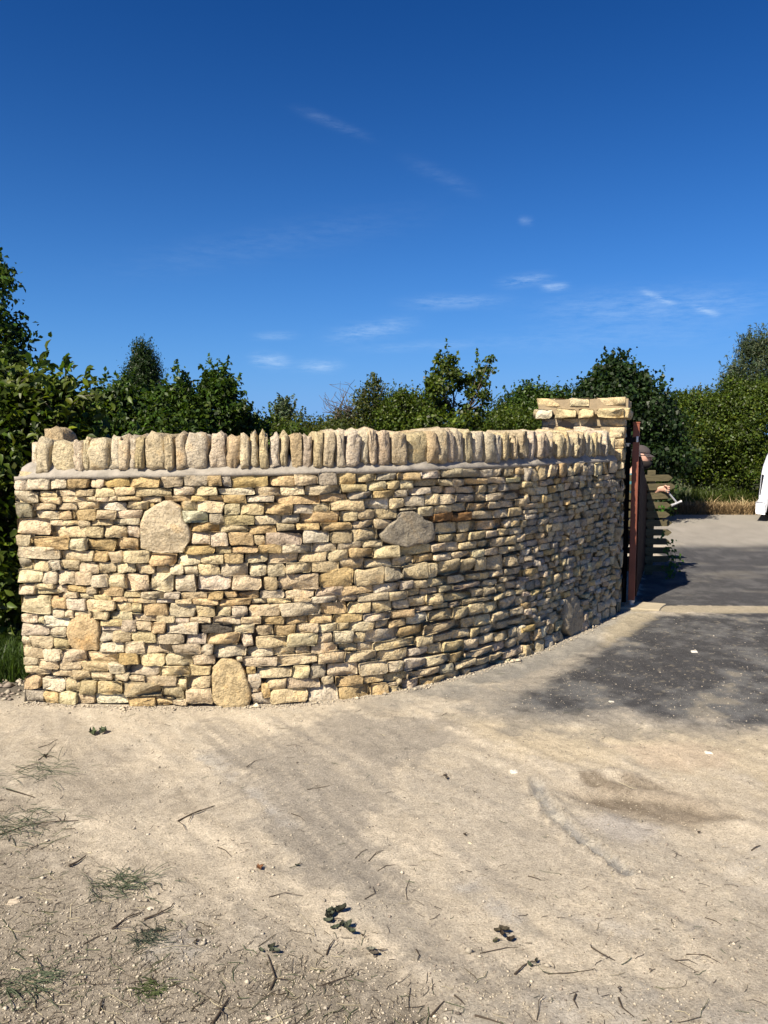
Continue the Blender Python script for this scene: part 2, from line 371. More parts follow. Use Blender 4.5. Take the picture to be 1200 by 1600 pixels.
# tarmac with dust blown over it
t1 = soft([(790,1100),(840,1072),(895,1040),(965,992),(1010,962),(1300,951),(1900,951),(2100,1190),(1300,1160),(1180,1136),(1060,1124),(960,1112),(860,1120)], .20, .13)
dust = sstep(.44, .62, nB*.6 + nC*.25 + nS*.15 + .05*sstep(5.2, 4.4, gy))
nV = fbm(gx*26+3, gy*3+8, 5, .65)
tarc = tar*(.7+.6*nV[..., None]) + dust[..., None]*C(.085, .085, .08)
lay(C(.22, .215, .20), soft([(660,1085),(800,1045),(960,975),(1300,970),(1500,1100),(1100,1150),(800,1140)], .25, .35)*.55)
lay(1.0*tarc, t1); lay(dusty, t1*sstep(.64, .74, nB)*.3)
lay(dusty, t1*sstep(.70, .78, nD)*.3)
t2 = soft([(985,946),(1002,905),(1045,850),(1500,842),(4000,842),(4000,949),(1400,949)], .06, .10)
lay(C(.078, .078, .082) + (dust[..., None]*C(.05, .049, .046)), t2); lay(C(.27, .25, .21), t2*.35*sstep(.58, .70, fbm(gx*1.2, gy*5, 5, .6)))
st = soft([(985,952),(1010,947),(4000,946),(4000,958),(985,958)], .03, .03); lay(dusty*.85, st*.8)
lay(dusty*.9, soft([(935,990),(985,958),(1030,960),(990,985),(950,1010)], .08, .10)*.8)
rd = sstep(11.2, 11.9, gy + (nA-.5)*.6)*(1-sstep(16.2, 16.6, gy)); lay(C(.40, .37, .32)*(.9+.3*(nB[..., None]-.5)), rd)
lay(C(.34, .32, .28), rd*sstep(14.6, 14.9, gy)*.5)
beyond = sstep(16.3, 16.9, gy + (nC-.5)*.4); lay(C(.16, .13, .07), beyond); lay(C(.10, .11, .05), sstep(18, 22, gy))
# behind and beside the wall: dark soil with rubble, then rough grass
left = sstep(-2.15, -2.35, gx + (nB-.5)*.2)*sstep(4.55, 4.85, gy+(nB-.5)*.4); lay(C(.17, .15, .12), left)
behind = sstep(.0, .3, sdf(gx, gy, np.array([(-60, 16), (-60, 5.6), (-2.2, 5.15), (-1, 5.0), (0, 5.2), (1.2, 6.1), (1.7, 7.6), (3.6, 12), (5.5, 17)]))*-1)
lay(C(.10, .10, .05), behind)
col *= .68*(.86 + .28*nC + .18*(nD-.3))[..., None]
# relief
rough = np.clip(1-t1-t2-rd, .18, 1)
near = 1-sstep(9, 18, np.hypot(gx, gy))
gz = (nA-.5)*.05*rough*near + (nB-.5)*.022*rough*near + (nC-.5)*.013*rough*near + (nD-.5)*.006*rough*near
gz += -.030*scr*near + .010*(nS-.5)*rough*near*2
gz += -.016*arcm + .016*((dA > .03) & (dA < .07))*(1-sstep(.045, .075, dA))*sstep(.35, .6, nC)
lip = dist_poly(gx, gy, gpts([(905,1215),(950,1209),(985,1214)])); gz += .022*(1-sstep(.0, .06, lip))
lip = dist_poly(gx, gy, gpts([(960,1228),(1040,1238),(1100,1252)])); gz += .024*(1-sstep(.0, .07, lip+(nC-.5)*.04))
gz += .007*(nT-.5)*rough*near
gz *= sstep(.0, .25, dW)*.8+.2
gz = np.where(gy > 7, gz*.4, gz)
V = np.stack([gx, gy, gz], -1).reshape(-1, 3); nx, ny = gx.shape
ii = (np.arange(nx-1)[:, None]*ny + np.arange(ny-1)[None, :]).ravel()
F = np.stack([ii, ii+ny, ii+ny+1, ii+1], 1)
me = np_mesh('ground', V, F, col.reshape(-1, 3), smooth=True)
gm_, nt, b = new_mat('dusty_ground'); L = nt.links
at_ = N(nt, 'ShaderNodeAttribute', attribute_name='tone'); geo = nt.nodes.new('ShaderNodeNewGeometry')
f1 = N(nt, 'ShaderNodeTexNoise', Scale=120.0, Detail=8.0, Roughness=.75); f2 = N(nt, 'ShaderNodeTexVoronoi', Scale=140.0)
f3 = N(nt, 'ShaderNodeTexNoise', Scale=30.0, Detail=8.0, Roughness=.7)
for f in (f1, f2, f3): L.new(geo.outputs['Position'], f.inputs['Vector'])
r1 = ramp(nt, [(.30, .42), (.46, .92), (.56, 1.05), (.72, 1.5)]); L.new(f1.outputs['Fac'], r1.inputs[0])
r3 = ramp(nt, [(.30, .80), (.70, 1.2)]); L.new(f3.outputs['Fac'], r3.inputs[0])
# sparse pale grit and dark crumbs
r2 = ramp(nt, [(.0, 1.0), (.16, 1.0), (.22, 0.0)]); L.new(f2.outputs['Distance'], r2.inputs[0])
wn = N(nt, 'ShaderNodeSeparateColor'); L.new(f2.outputs['Color'], wn.inputs[0])
cmpp = N(nt, 'ShaderNodeMath', operation='GREATER_THAN'); L.new(wn.outputs[0], cmpp.inputs[0]); cmpp.inputs[1].default_value = .86
cmpd = N(nt, 'ShaderNodeMath', operation='LESS_THAN'); L.new(wn.outputs[0], cmpd.inputs[0]); cmpd.inputs[1].default_value = .12
mp_ = N(nt, 'ShaderNodeMath', operation='MULTIPLY'); L.new(r2.outputs[0], mp_.inputs[0]); L.new(cmpp.outputs[0], mp_.inputs[1])
md_ = N(nt, 'ShaderNodeMath', operation='MULTIPLY'); L.new(r2.outputs[0], md_.inputs[0]); L.new(cmpd.outputs[0], md_.inputs[1])
a1 = N(nt, 'ShaderNodeMix', data_type='RGBA', blend_type='MULTIPLY'); a1.inputs[0].default_value = .85
a2 = N(nt, 'ShaderNodeMix', data_type='RGBA', blend_type='MULTIPLY'); a2.inputs[0].default_value = .9
a3 = N(nt, 'ShaderNodeMix', data_type='RGBA', blend_type='MIX'); a3.inputs[7].default_value = (.46, .41, .33, 1)
a4 = N(nt, 'ShaderNodeMix', data_type='RGBA', blend_type='MIX'); a4.inputs[7].default_value = (.07, .055, .04, 1)
L.new(at_.outputs['Color'], a1.inputs[6]); L.new(r1.outputs[0], a1.inputs[7]); L.new(a1.outputs[2], a2.inputs[6]); L.new(r3.outputs[0], a2.inputs[7])
L.new(a2.outputs[2], a3.inputs[6]); L.new(mp_.outputs[0], a3.inputs[0]); L.new(a3.outputs[2], a4.inputs[6]); L.new(md_.outputs[0], a4.inputs[0])
L.new(a4.outputs[2], b.inputs['Base Color']); b.inputs['Roughness'].default_value = .95; b.inputs['Specular IOR Level'].default_value = .15
bp = N(nt, 'ShaderNodeBump', Strength=.8, Distance=.006); L.new(f1.outputs['Fac'], bp.inputs['Height'])
bq = N(nt, 'ShaderNodeBump', Strength=.6, Distance=.012); L.new(f3.outputs['Fac'], bq.inputs['Height']); L.new(bq.outputs[0], bp.inputs['Normal'])
L.new(bp.outputs[0], b.inputs['Normal'])
ground = link('ground', me, None, gm_); tag(ground, kind='structure')
def gheight(x, y):
    i = np.clip(np.searchsorted(GX, x)-1, 0, nx-2); j = np.clip(np.searchsorted(GY, y)-1, 0, ny-2)
    fx = (x-GX[i])/(GX[i+1]-GX[i]); fy = (y-GY[j])/(GY[j+1]-GY[j])
    return (gz[i, j]*(1-fx)+gz[i+1, j]*fx)*(1-fy) + (gz[i, j+1]*(1-fx)+gz[i+1, j+1]*fx)*fy
# ------------------------------------------------------------------ dry stone wall: plan curve, arc length u, height v, outward offset d
_base = gpts([(38,1096),(120,1100),(200,1103),(330,1104),(400,1101),(500,1095),(600,1083),(700,1061),(800,1030),(870,1003),(920,980),(942,968),(958,961)])
def catmull(P, n=24):
    P = [2*P[0]-P[1]] + list(P) + [2*P[-1]-P[-2]]; out = []
    for i in range(1, len(P)-2):
        for k in range(n):
            t = k/n; a, b_, c, d = P[i-1], P[i], P[i+1], P[i+2]
            out.append(.5*((2*b_)+(-a+c)*t+(2*a-5*b_+4*c-d)*t*t+(-a+3*b_-3*c+d)*t**3))
    out.append(P[-2]); return np.array(out)
WC = catmull(_base)
for _ in range(60): WC[1:-1] = .25*WC[:-2]+.5*WC[1:-1]+.25*WC[2:]
WU = np.concatenate([[0], np.cumsum(np.hypot(*np.diff(WC, axis=0).T))]); ULEN = WU[-1]
_T2 = np.gradient(WC, axis=0); _T2 /= np.linalg.norm(_T2, axis=1)[:, None]; _N2 = np.stack([_T2[:, 1], -_T2[:, 0]], 1)   # outward: towards the camera
WANG = np.arctan2(WC[:, 0], WC[:, 1])
def wmap(u, v, d):
    """wall coordinates to the world"""
    u = np.asarray(u, float); v = np.asarray(v, float); d = np.asarray(d, float)
    x = np.interp(u, WU, WC[:, 0]); y = np.interp(u, WU, WC[:, 1]); nx_ = np.interp(u, WU, _N2[:, 0]); ny_ = np.interp(u, WU, _N2[:, 1])
    tx = np.interp(u, WU, _T2[:, 0]); ty = np.interp(u, WU, _T2[:, 1]); e = np.where(u < 0, u, np.where(u > ULEN, u-ULEN, 0))
    bat = -0.0*v
    return np.stack([x+nx_*(d+bat)+tx*e, y+ny_*(d+bat)+ty*e, v+0*x], -1)
def to_uv(px, py):
    r = ray(px, py); a = math.atan2(r.x, r.y); u = np.interp(a, WANG, WU)
    x, y = np.interp(u, WU, WC[:, 0]), np.interp(u, WU, WC[:, 1]); t = math.hypot(x, y)/math.hypot(r.x, r.y)
    if a < WANG[0]: u = (a-WANG[0])*4.7
    return u, EYE + r.z*t
FLAT = True
TONES = dict(w=(.61, .53, .375), c=(.59, .485, .31), t=(.56, .42, .225), p=(.56, .465, .305), g=(.39, .345, .265), o=(.28, .16, .065), G=(.09, .08, .07))
def stone_geo(cx, cy, a, b, n, rng, prot, depth, outline=None, tilt=0.0, big=False):
    """rough face of one walling stone in local (x, y, outward): rings from the buried back to the domed, broken front"""
    th = (np.arange(n)+rng.random()*.6)*2*math.pi/n + rng.normal(0, .06, n)
    if outline is None:
        # a roughly squared block with chipped corners
        cxs = rng.uniform(.2, .9, 4)*min(a, b)*rng.choice([.22, .6], 4); cys = rng.uniform(.2, .9, 4)*min(a, b)*rng.choice([.3, .7], 4); pts = []
        for q, (sx, sy) in enumerate(((1, 1), (-1, 1), (-1, -1), (1, -1))):
            pa, pb = (sx*a, sy*(b-cys[q])), (sx*(a-cxs[q]), sy*b)
            pts += [pa, pb] if sx*sy > 0 else [pb, pa]
        full_ = []
        for q in range(8):
            full_.append(pts[q]); nx_ = pts[(q+1) % 8]
            if q in (1, 5): full_ += [(pts[q][0]+(nx_[0]-pts[q][0])*t_, pts[q][1]+(nx_[1]-pts[q][1])*t_) for t_ in ((.33, .67) if a > 1.3*b else (.5,))]
            if q in (3, 7) and b > .8*a: full_.append(((pts[q][0]+nx_[0])/2, (pts[q][1]+nx_[1])/2))
        O_ = np.array(full_); n = len(O_); ox, oy = O_[:, 0].copy(), O_[:, 1].copy()
        ox *= 1 + rng.normal(0, .03, n); oy += rng.normal(0, .07, n)*b
        tp = rng.normal(0, .09); oy *= 1 + tp*ox/a; sk = rng.normal(0, .12); ox = ox + sk*oy
        oy = np.clip(oy, -b*1.08, b*1.08); ox = np.clip(ox, -a*1.04, a*1.04)
    else:
        P = np.array(outline); P = P - P.mean(0); P = P*0.99
        ang = np.arctan2(P[:, 1], P[:, 0]); rad = np.hypot(P[:, 0], P[:, 1]); o = np.argsort(ang); ang, rad = ang[o], rad[o]
        rr = np.interp((th+math.pi) % (2*math.pi)-math.pi, ang, rad, period=2*math.pi)*(1+rng.normal(0, .022, n))
        ox, oy = np.cos(th)*rr, np.sin(th)*rr
    if tilt: oy = oy + ox*tilt
    s = min(a, b); k = 1.0 if not big else .45
    # broken face: a few random planes cut a dome
    tk_ = .25 if big else 1
    pl = [(rng.normal(0, .24)*tk_, rng.normal(0, .40)*tk_, rng.uniform(.16, .5)*s*k) for _ in range(4)]
    def h(x, y, base):
        z = np.full(np.shape(x), base)
        for gx_, gy_, c in pl: z = np.minimum(z, c + gx_*x + gy_*y)
        return z + (rng.normal(0, .06*s+.0008, np.shape(x)) if not big else .03*(fbm(np.asarray(x)*16+cx*50, np.asarray(y)*16+cy*50, 4)-.5) + rng.normal(0, .0012, np.shape(x)))
    X = []; prot_ = prot
    rings = [(.90, None, -depth), (1.0, None, -.006), (.982, .13, 0), (.90, .26, 0), (.50, .30, 0)] if not big else [(.95, None, -depth), (1.0, None, -.010), (.975, .12, 0), (.92, .26, 0), (.8, .3, 0), (.6, .3, 0), (.4, .3, 0), (.2, .3, 0)]
    for sc, hh, d0 in rings:
        x, y = ox*sc, oy*sc
        z = np.full(n, d0, float) if hh is None else np.minimum(h(x, y, hh*s*k*1.2), hh*s*k*1.25)
        if hh is None and d0 > -.05: z = z + rng.normal(0, .1*s*k, n)
        X.append(np.stack([x, y, z+prot_], 1))
    X.append(np.array([[0, 0, h(np.zeros(1), np.zeros(1), .55*s*k)[0]+prot_]]))
    V = np.concatenate(X); V[:, 0] += cx; V[:, 1] += cy
    m = len(rings); i = np.arange(n); j = (i+1) % n
    Q = np.concatenate([np.stack([r_*n+i, r_*n+j, (r_+1)*n+j, (r_+1)*n+i], 1) for r_ in range(m-1)])
    T = np.stack([(m-1)*n+i, (m-1)*n+j, np.full(n, m*n)], 1)
    return V, Q, T
def put_stones(stones, mapper, parent, name, nmax, mat, fill_name, rest_as='stuff'):
    """stones: list of (area shown, V, Q, T, tone).  The nmax that show largest become objects, the rest one joined part"""
    order = sorted(range(len(stones)), key=lambda i: -stones[i][0]); rest = []
    for r_, i in enumerate(order):
        area, V, Q, T, tone = stones[i]; W = mapper(V[:, 0], V[:, 1], V[:, 2])
        if r_ < nmax:
            c = W.mean(0); me = np_mesh(name, W-c, [Q, T], np.tile(tone, (len(W), 1)), smooth=FLAT)
            me.materials.append(mat); o = bpy.data.objects.new(name, me); COL.objects.link(o); o.location = c; o.parent = parent
        else: rest.append((W, Q, T, tone))
    if rest:
        Vs, Qs, Ts, Cs, b0 = [], [], [], [], 0
        for W, Q, T, tone in rest:
            Vs.append(W); Qs.append(Q+b0); Ts.append(T+b0); Cs.append(np.tile(tone, (len(W), 1))); b0 += len(W)
        me = np_mesh(fill_name, np.concatenate(Vs), [np.concatenate(Qs), np.concatenate(Ts)], np.concatenate(Cs), smooth=FLAT)
        o = link(fill_name, me, parent, mat); tag(o, kind='stuff')
# survey of the wall face: tiles of the photo enlarged six times; per stone x0 y0 x1 y1 and a tone letter
A = """0 60 130 160w 130 30 335 155w 340 50 490 145w 510 50 710 140t 720 40 845 135c 855 30 1090 130t 1095 30 1370 135t
20 165 240 275w 240 165 405 220c 405 150 590 210p 590 145 765 215c 765 135 950 220c 955 125 1150 205c 1155 140 1495 215c
255 220 455 285c 460 215 680 272c 680 215 785 262p 785 220 895 268c 897 208 975 262c 985 210 1205 255c 1210 218 1390 270c
20 280 185 412g 190 280 410 338c 410 278 600 338c 600 265 795 332c 805 268 1060 345w 1068 260 1275 335c
170 345 430 430w 440 345 555 430t 568 335 785 437t 795 345 975 430c 975 338 1210 420c
25 422 350 575c 352 440 480 487c 480 440 625 485c 628 440 730 500c 735 433 930 485c 938 422 1190 482w
368 490 690 600c 688 490 850 600c 855 485 1060 605p 1070 485 1190 600p
28 572 165 680w 180 590 525 712t 530 605 705 718w 712 610 965 718t 978 605 1180 715t
45 685 440 798w 440 725 745 822c 745 725 900 825t 905 725 1040 840c 1045 720 1285 835c
50 788 170 898g 180 812 340 915c 342 815 450 905c 450 815 625 900c 628 835 800 942c 800 835 962 938c 972 828 1145 935w 1150 845 1330 940c
55 898 290 1020w 280 915 420 1030w 415 900 578 1048c 578 920 745 1048c 735 948 890 1062w 892 938 1060 1075c 1055 940 1275 1100c
62 1035 215 1130c 215 1028 390 1080p 385 1050 505 1110p 505 1055 685 1110t 690 1050 785 1130c 805 1070 1035 1150t 200 1082 440 1130p"""
B = """440 0 615 55c 615 10 750 65p 750 30 920 75c 925 45 1070 88t 1035 0 1190 52p 1080 62 1340 102c
65 25 360 200w 365 40 510 150t 510 60 685 170w 695 72 960 180c 960 92 1110 190c 1118 102 1210 208w
365 155 490 240w 490 165 580 245p 580 175 730 225p 735 180 900 255p 905 188 1112 272w 1112 205 1345 270c
78 208 230 290c 232 225 285 320w 285 225 525 325w 825 262 1020 322c 820 322 1020 362w 1025 262 1160 370c 1165 280 1300 362c
80 295 335 408w 345 325 505 420w 88 392 165 512w 165 412 372 525c 378 428 515 545c
818 368 940 465w 945 360 1115 465c 1120 370 1340 470p 815 470 1045 568w 1055 462 1240 575w
92 515 295 628c 300 535 455 645w 455 540 690 658c 690 560 985 665c 985 570 1185 675t
98 612 235 682w 238 635 425 722c 440 645 640 730c 640 655 905 745c 905 665 1050 760w 1052 680 1375 780w
105 690 360 772c 360 728 560 795c 565 735 725 822c 735 755 940 825c 955 755 1090 830c 1088 785 1235 835p
105 770 265 910t 280 795 490 925w 495 812 625 935c 632 825 790 962c 800 832 1022 960c 1040 845 1390 975c
115 915 300 1035g 300 930 440 1040t 443 932 600 1055w 600 950 765 1050c 775 955 1070 1048w 1075 980 1335 1075t"""
Cc = """180 30 395 130p 400 20 630 120g 630 20 760 120t 760 30 850 120g 852 12 1190 132t
308 125 505 200w 508 122 720 205c 725 135 1065 198w 1070 125 1310 208c
218 205 468 260t 472 210 630 260t 633 205 775 250t 778 200 990 282t 995 208 1250 270w
375 255 515 348c 520 255 782 365c 785 282 935 385w 935 278 1158 388c 1162 275 1425 380t
392 352 630 460w 640 372 780 480g 782 388 1070 485c 1065 388 1320 480w
470 460 735 548t 738 475 1005 545p 1015 488 1275 565t
475 545 645 668c 650 552 820 682w 825 545 1060 672t 1065 575 1165 670c 1168 555 1505 675c
410 680 695 755t 698 688 852 750p 858 680 1095 740t 1100 660 1325 745t
88 750 335 865t 340 755 558 862w 562 752 778 850c 785 745 968 840t 975 740 1190 838p 1195 745 1475 840c
138 870 265 945c 272 855 402 950w 405 868 535 960w 538 852 742 955c 745 838 1008 962w 1020 845 1180 962w 1185 845 1360 965w
78 932 305 1105c 318 955 508 1115w 525 950 850 1095w 855 958 1135 1090c 1155 970 1285 1090c"""
D = """0 0 220 60w 222 5 365 62w 370 10 618 75c 620 0 775 70t 780 0 905 55t 915 0 1108 68t 1115 -12 1350 60w
140 62 325 105w 325 70 480 108c 485 68 728 120t 735 62 1040 128t 1040 65 1185 108w 1185 60 1415 108c
20 105 255 222t 260 110 515 240w 518 120 692 238c 702 120 848 235c 852 132 1005 230w 1018 115 1315 228c
148 220 318 292c 320 245 458 285w 462 235 658 290c 675 230 938 300p 940 228 1128 298c 1130 230 1350 305t
105 285 238 382t 245 280 545 388w 560 290 860 385G 862 300 1070 385w 1075 310 1240 405c
148 388 410 485w 425 388 615 492w 625 380 930 495t 945 388 1055 508c 1080 415 1370 520c
30 485 295 578c 295 488 562 582p 565 490 680 588w 680 500 995 612w 1000 515 1240 610w
0 575 225 695c 230 585 480 692w 485 588 700 682c 950 612 1290 700c
178 695 455 788c 460 688 660 775c 990 702 1080 765t 1085 705 1415 800c
38 785 345 872c 350 798 438 910c 440 780 660 900c 1000 765 1130 910w
200 870 400 1005c 422 900 672 1045c 1130 850 1215 990t 1165 810 1365 910c
135 975 290 1065t 290 1005 430 1065c 1040 940 1215 1055w"""
E = """15 145 245 240t 240 130 460 228c 465 108 640 230g 640 110 828 225t 832 102 1015 200c 1020 112 1205 180g
112 240 340 325c 342 228 672 315c 680 220 915 292c 920 195 1102 278w 1112 190 1235 272c
60 322 475 405t 475 308 740 388t 742 285 972 358g 985 280 1170 348t 1175 275 1295 340w
232 408 418 498w 415 398 575 480c 585 362 905 470c 905 350 1125 455w 1128 345 1270 448c
122 500 290 590w 295 472 665 588t 668 468 835 565c 832 458 992 548c 998 450 1215 545c
75 590 245 655p 258 585 485 650t 490 578 780 655t 792 558 985 632c 990 548 1172 640c
315 650 568 770w 575 655 780 768c 780 632 1025 750c
128 780 408 865w 412 768 645 852p 650 758 872 830c 878 745 1070 812c
280 855 542 950c 552 835 745 942c 750 815 975 902t 980 798 1235 912c
158 955 398 1050c 400 942 655 1042c 668 908 895 1020p 905 912 1160 1000w 1165 890 1370 990c
90 1055 468 1210c 478 1010 795 1190t 805 1005 1080 1170c 1080 988 1255 1120g"""
Ff = """155 70 425 150c 438 45 690 128c 690 32 982 108t 985 5 1250 95w 0 -20 95 65c
220 140 395 185c 400 130 632 192w 635 115 835 178c 840 100 1120 172c 1125 80 1300 170c
105 185 480 312w 482 178 735 298t 742 182 960 292c 968 172 1160 278c 1170 165 1315 255w
150 312 365 388t 370 302 595 388t 598 298 880 372t 885 285 1140 355w 1145 255 1370 335t
50 395 252 505t 258 385 468 472c 470 385 645 475w 645 378 755 452c 758 362 990 458w 1000 358 1125 428c 1130 345 1295 420t
168 480 455 600w 455 478 600 578c 605 458 790 572w 792 462 908 572c 915 432 1225 552w
30 595 245 678c 252 602 388 670c 398 575 655 672c 660 570 832 650c 832 558 982 640c 990 530 1375 625c
80 675 460 770c 462 645 720 758c 725 645 1020 742c 1028 625 1300 730c
218 778 385 895w 388 765 540 898g 550 752 840 885c 848 745 1112 870c 1115 738 1265 838w
165 885 488 985c 495 880 615 958c 625 880 882 962t 888 868 1080 938t 1082 842 1305 935c
12 995 362 1125c 370 955 655 1135w 660 950 945 1115t 950 942 1120 1080t 1105 935 1250 975c 1125 970 1245 1040c"""
G = """10 108 222 182t 228 95 398 165w 402 70 605 160g 600 70 780 160g 780 80 900 155g 900 55 1008 145c 1020 62 1110 145c 1120 60 1210 125t
35 182 162 265c 165 170 378 240c 382 165 510 235c 512 165 628 240c 632 162 848 228t 850 148 1020 215c 1022 155 1165 205c
108 248 322 320w 328 235 455 305c 462 240 560 312c 565 235 742 305c 760 225 860 305c 860 220 960 300c 960 210 1050 285g 1058 210 1200 275c
75 328 255 435w 260 308 388 420c 388 312 548 405c 555 308 728 388g 738 298 830 385c 830 300 1000 380c 1002 298 1150 365c 1155 280 1230 345c
30 440 190 465w 200 425 355 520c 358 412 508 492c 512 392 660 478c 662 392 850 470t 850 380 968 450c 968 365 1110 440c 1112 355 1210 430c
340 485 515 570o 515 480 692 568o 695 460 912 548c 915 450 1040 535c 1040 435 1160 520c 1165 440 1230 510c
370 570 578 688w 580 565 750 670c 758 548 985 645t 998 545 1068 625c 1070 530 1148 615c 1150 520 1220 605c
392 685 555 762c 560 675 678 762c 675 658 828 740c 830 650 938 722c 945 630 1050 705c 1055 620 1180 690c
42 788 328 885c 320 772 458 860c 460 755 585 848c 588 755 755 835c 755 738 870 810c 875 718 985 805c 985 700 1105 790c 1108 680 1200 760c
170 872 350 948t 352 868 500 935c 520 845 690 918c 702 828 812 905c 812 812 942 888c 950 798 1045 875c 1040 800 1108 850c 1108 762 1210 840c
50 960 288 1115c 285 960 368 1095c 370 920 588 1070c 592 912 725 1045c 725 898 835 1030c 848 885 1000 1030c 1000 875 1130 990c 1125 860 1210 965c"""
H = """15 42 150 125w 150 38 280 120c 288 5 475 95c 485 -15 655 68c 655 -30 785 45c 788 -40 870 35c 870 -60 1005 10c 1010 -75 1100 0c 1085 -90 1210 -15c
92 120 222 188c 230 105 378 170c 395 78 530 152c 538 60 790 125c 805 30 945 98c 958 5 1030 58c 1030 -10 1160 40c
108 182 280 290c 275 160 435 268c 440 145 712 240c 715 112 812 195c 815 88 925 180c 925 65 1028 160c 1035 48 1130 122c 1130 30 1220 110c
175 282 338 338c 340 250 498 312c 500 240 612 292c 628 205 758 268c 760 188 905 240c 905 168 1010 222c 1010 130 1110 188c 1100 120 1220 175c
100 345 292 455w 302 300 530 425c 525 282 668 402w 670 248 815 365c 820 232 970 345t 975 192 1128 315c 1130 180 1215 275c
12 462 260 578t 265 410 605 540c 610 380 735 490c 730 352 888 475c 892 320 1062 425c 1068 288 1188 370c
190 555 335 655c 342 530 535 622p 535 490 692 590c 695 480 790 572c 790 450 945 535c 945 420 1060 500c 1060 385 1220 460c
110 660 290 750w 295 630 432 735c 440 600 625 715c 628 578 770 700c 778 540 905 640c 912 505 1045 615c 1045 475 1135 580c 1140 460 1210 635c
68 758 265 878w 268 725 490 840c 492 705 635 803t 640 665 898 760c 890 618 1028 710c 1030 578 1135 670c
105 850 395 955c 398 815 520 915g 535 770 730 865c 735 750 860 830c 862 712 982 795c 990 665 1175 765c
50 955 212 1085c 220 925 442 1040c 445 875 615 990c 620 858 695 940c 705 815 935 925c 950 770 1085 845c 1130 710 1215 800c
0 895 48 1075c 0 690 60 785c -10 800 62 895w"""
def parse(s, ox, oy):
    out = []; tk = s.split()
    for i in range(0, len(tk), 4):
        x0, y0, x1, y1 = float(tk[i]), float(tk[i+1]), float(tk[i+2]), float(tk[i+3][:-1])
        out.append((ox+x0/6, oy+y0/6, ox+x1/6, oy+y1/6, tk[i+3][-1]))
    return out
BOX = parse(A, 20, 740)+parse(B, 20, 925)+parse(Cc, 220, 740)+parse(D, 220, 925)+parse(E, 420, 720)+parse(Ff, 420, 910)+parse(G, 620, 720)+parse(H, 620, 900)
def pg(ox, oy, L_, tone): return ([(ox+x/6, oy+y/6) for x, y in L_], tone)
BIG = [pg(220, 740, [(185,270),(340,265),(380,330),(395,430),(462,520),(465,600),(420,690),(390,745),(320,755),(250,740),(80,735),(0,700),(-15,600),(0,450),(25,360),(90,310)], (.57,.485,.34)),
       pg(20, 925, [(550,240),(740,228),(805,290),(815,400),(805,480),(805,550),(720,550),(610,545),(530,510),(515,420),(510,350),(530,290)], (.54,.41,.235)),
       pg(220, 925, [(740,628),(830,620),(900,650),(955,710),(985,800),(1020,880),(1040,960),(1030,1060),(690,1060),(678,900),(668,760),(690,680)], (.54,.43,.25)),
       pg(620, 720, [(-165,700),(-100,630),(0,560),(35,482),(170,478),(260,545),(340,570),(380,720),(340,770),(200,778),(30,792),(-60,785),(-140,750)], (.32,.285,.22)),
       ([(881,938),(897,929),(905,945),(907,985),(889,993),(880,975)], (.40,.34,.24))]
wall = empty('dry_stone_wall', (float(WC[120, 0]), float(WC[120, 1]), 0), label='curved pale limestone dry stone wall topped with upright coping stones', cat='wall')
wall_inv = Matrix.Translation(-wall.location)
def wmap_l(u, v, d): return wmap(u, v, d) - np.array(wall.location)
VT = 1.41                                            # underside of the mortar bed
rs = np.random.default_rng(11); stones = []
def jtone(t, rng, k=.09):
    t = np.array(t)*(1+rng.normal(0, k)); t[2] *= 1+rng.normal(0, .07); t[0] *= 1+rng.normal(0, .015); return np.clip(t, .02, .70)
cov = np.zeros((480, 860), bool)                      # which places of the face are already taken (rows y-700, columns x)
yy, xx = np.mgrid[700:1180, 0:860]
for x0, y0, x1, y1, tn in BOX:
    if x0 > 812: continue
    cxp, cyp = (x0+x1)/2, (y0+y1)/2
    cov[max(int(y0)-700, 0):int(y1)-700+1, max(int(x0), 0):int(x1)+1] = True
    u0, _ = to_uv(x0, cyp); u1, _ = to_uv(x1, cyp); uc, vc = to_uv(cxp, cyp)
    _, va = to_uv(cxp, y0); _, vb = to_uv(cxp, y1)
    # slope of a level course here, to undo the bounding box of a slanting stone
    ul, vl = to_uv(x0, cyp); ur, vr = to_uv(x1, cyp); sl = abs(vr-vl)
    hgt = max((va-vb) - sl*.6*sstep(560, 680, cxp), (va-vb)*.6)
    a_, b_ = (u1-u0)/2 - .0008, hgt/2 - .0007
    if x0 < 30: pass
    tone = jtone(TONES[tn], rs, .11)
    til = rs.normal(0, .02)
    V_, Q_, T_ = stone_geo(uc, vc, a_, b_, 14 if (x1-x0) > 18 else 12, rs, rs.uniform(-.012, .018), .10, tilt=til)
    stones.append(((x1-x0)*(y1-y0), V_, Q_, T_, tone))
for P, tone in BIG:
    Q2 = np.array([to_uv(*p) for p in P]); c = Q2.mean(0); P_ = np.array(P)
    if P_[:, 0].max() < 860:
        cp = P_.mean(0); L_ = [tuple(p) for p in P]; ins = np.zeros(xx.shape, bool)
        for i in range(len(L_)):
            (ax_, ay_), (bx_, by_) = L_[i], L_[(i+1) % len(L_)]
            if ay_ != by_: ins ^= ((ay_ > yy) != (by_ > yy)) & (xx < (bx_-ax_)*(yy-ay_)/(by_-ay_)+ax_)
        cov |= ins
    V_, Q_, T_ = stone_geo(c[0], c[1], np.ptp(Q2[:, 0])/2, np.ptp(Q2[:, 1])/2, 28, rs, .000, .12, outline=Q2, big=True)
    stones.append((1e6, V_, Q_, T_, np.array(tone)))
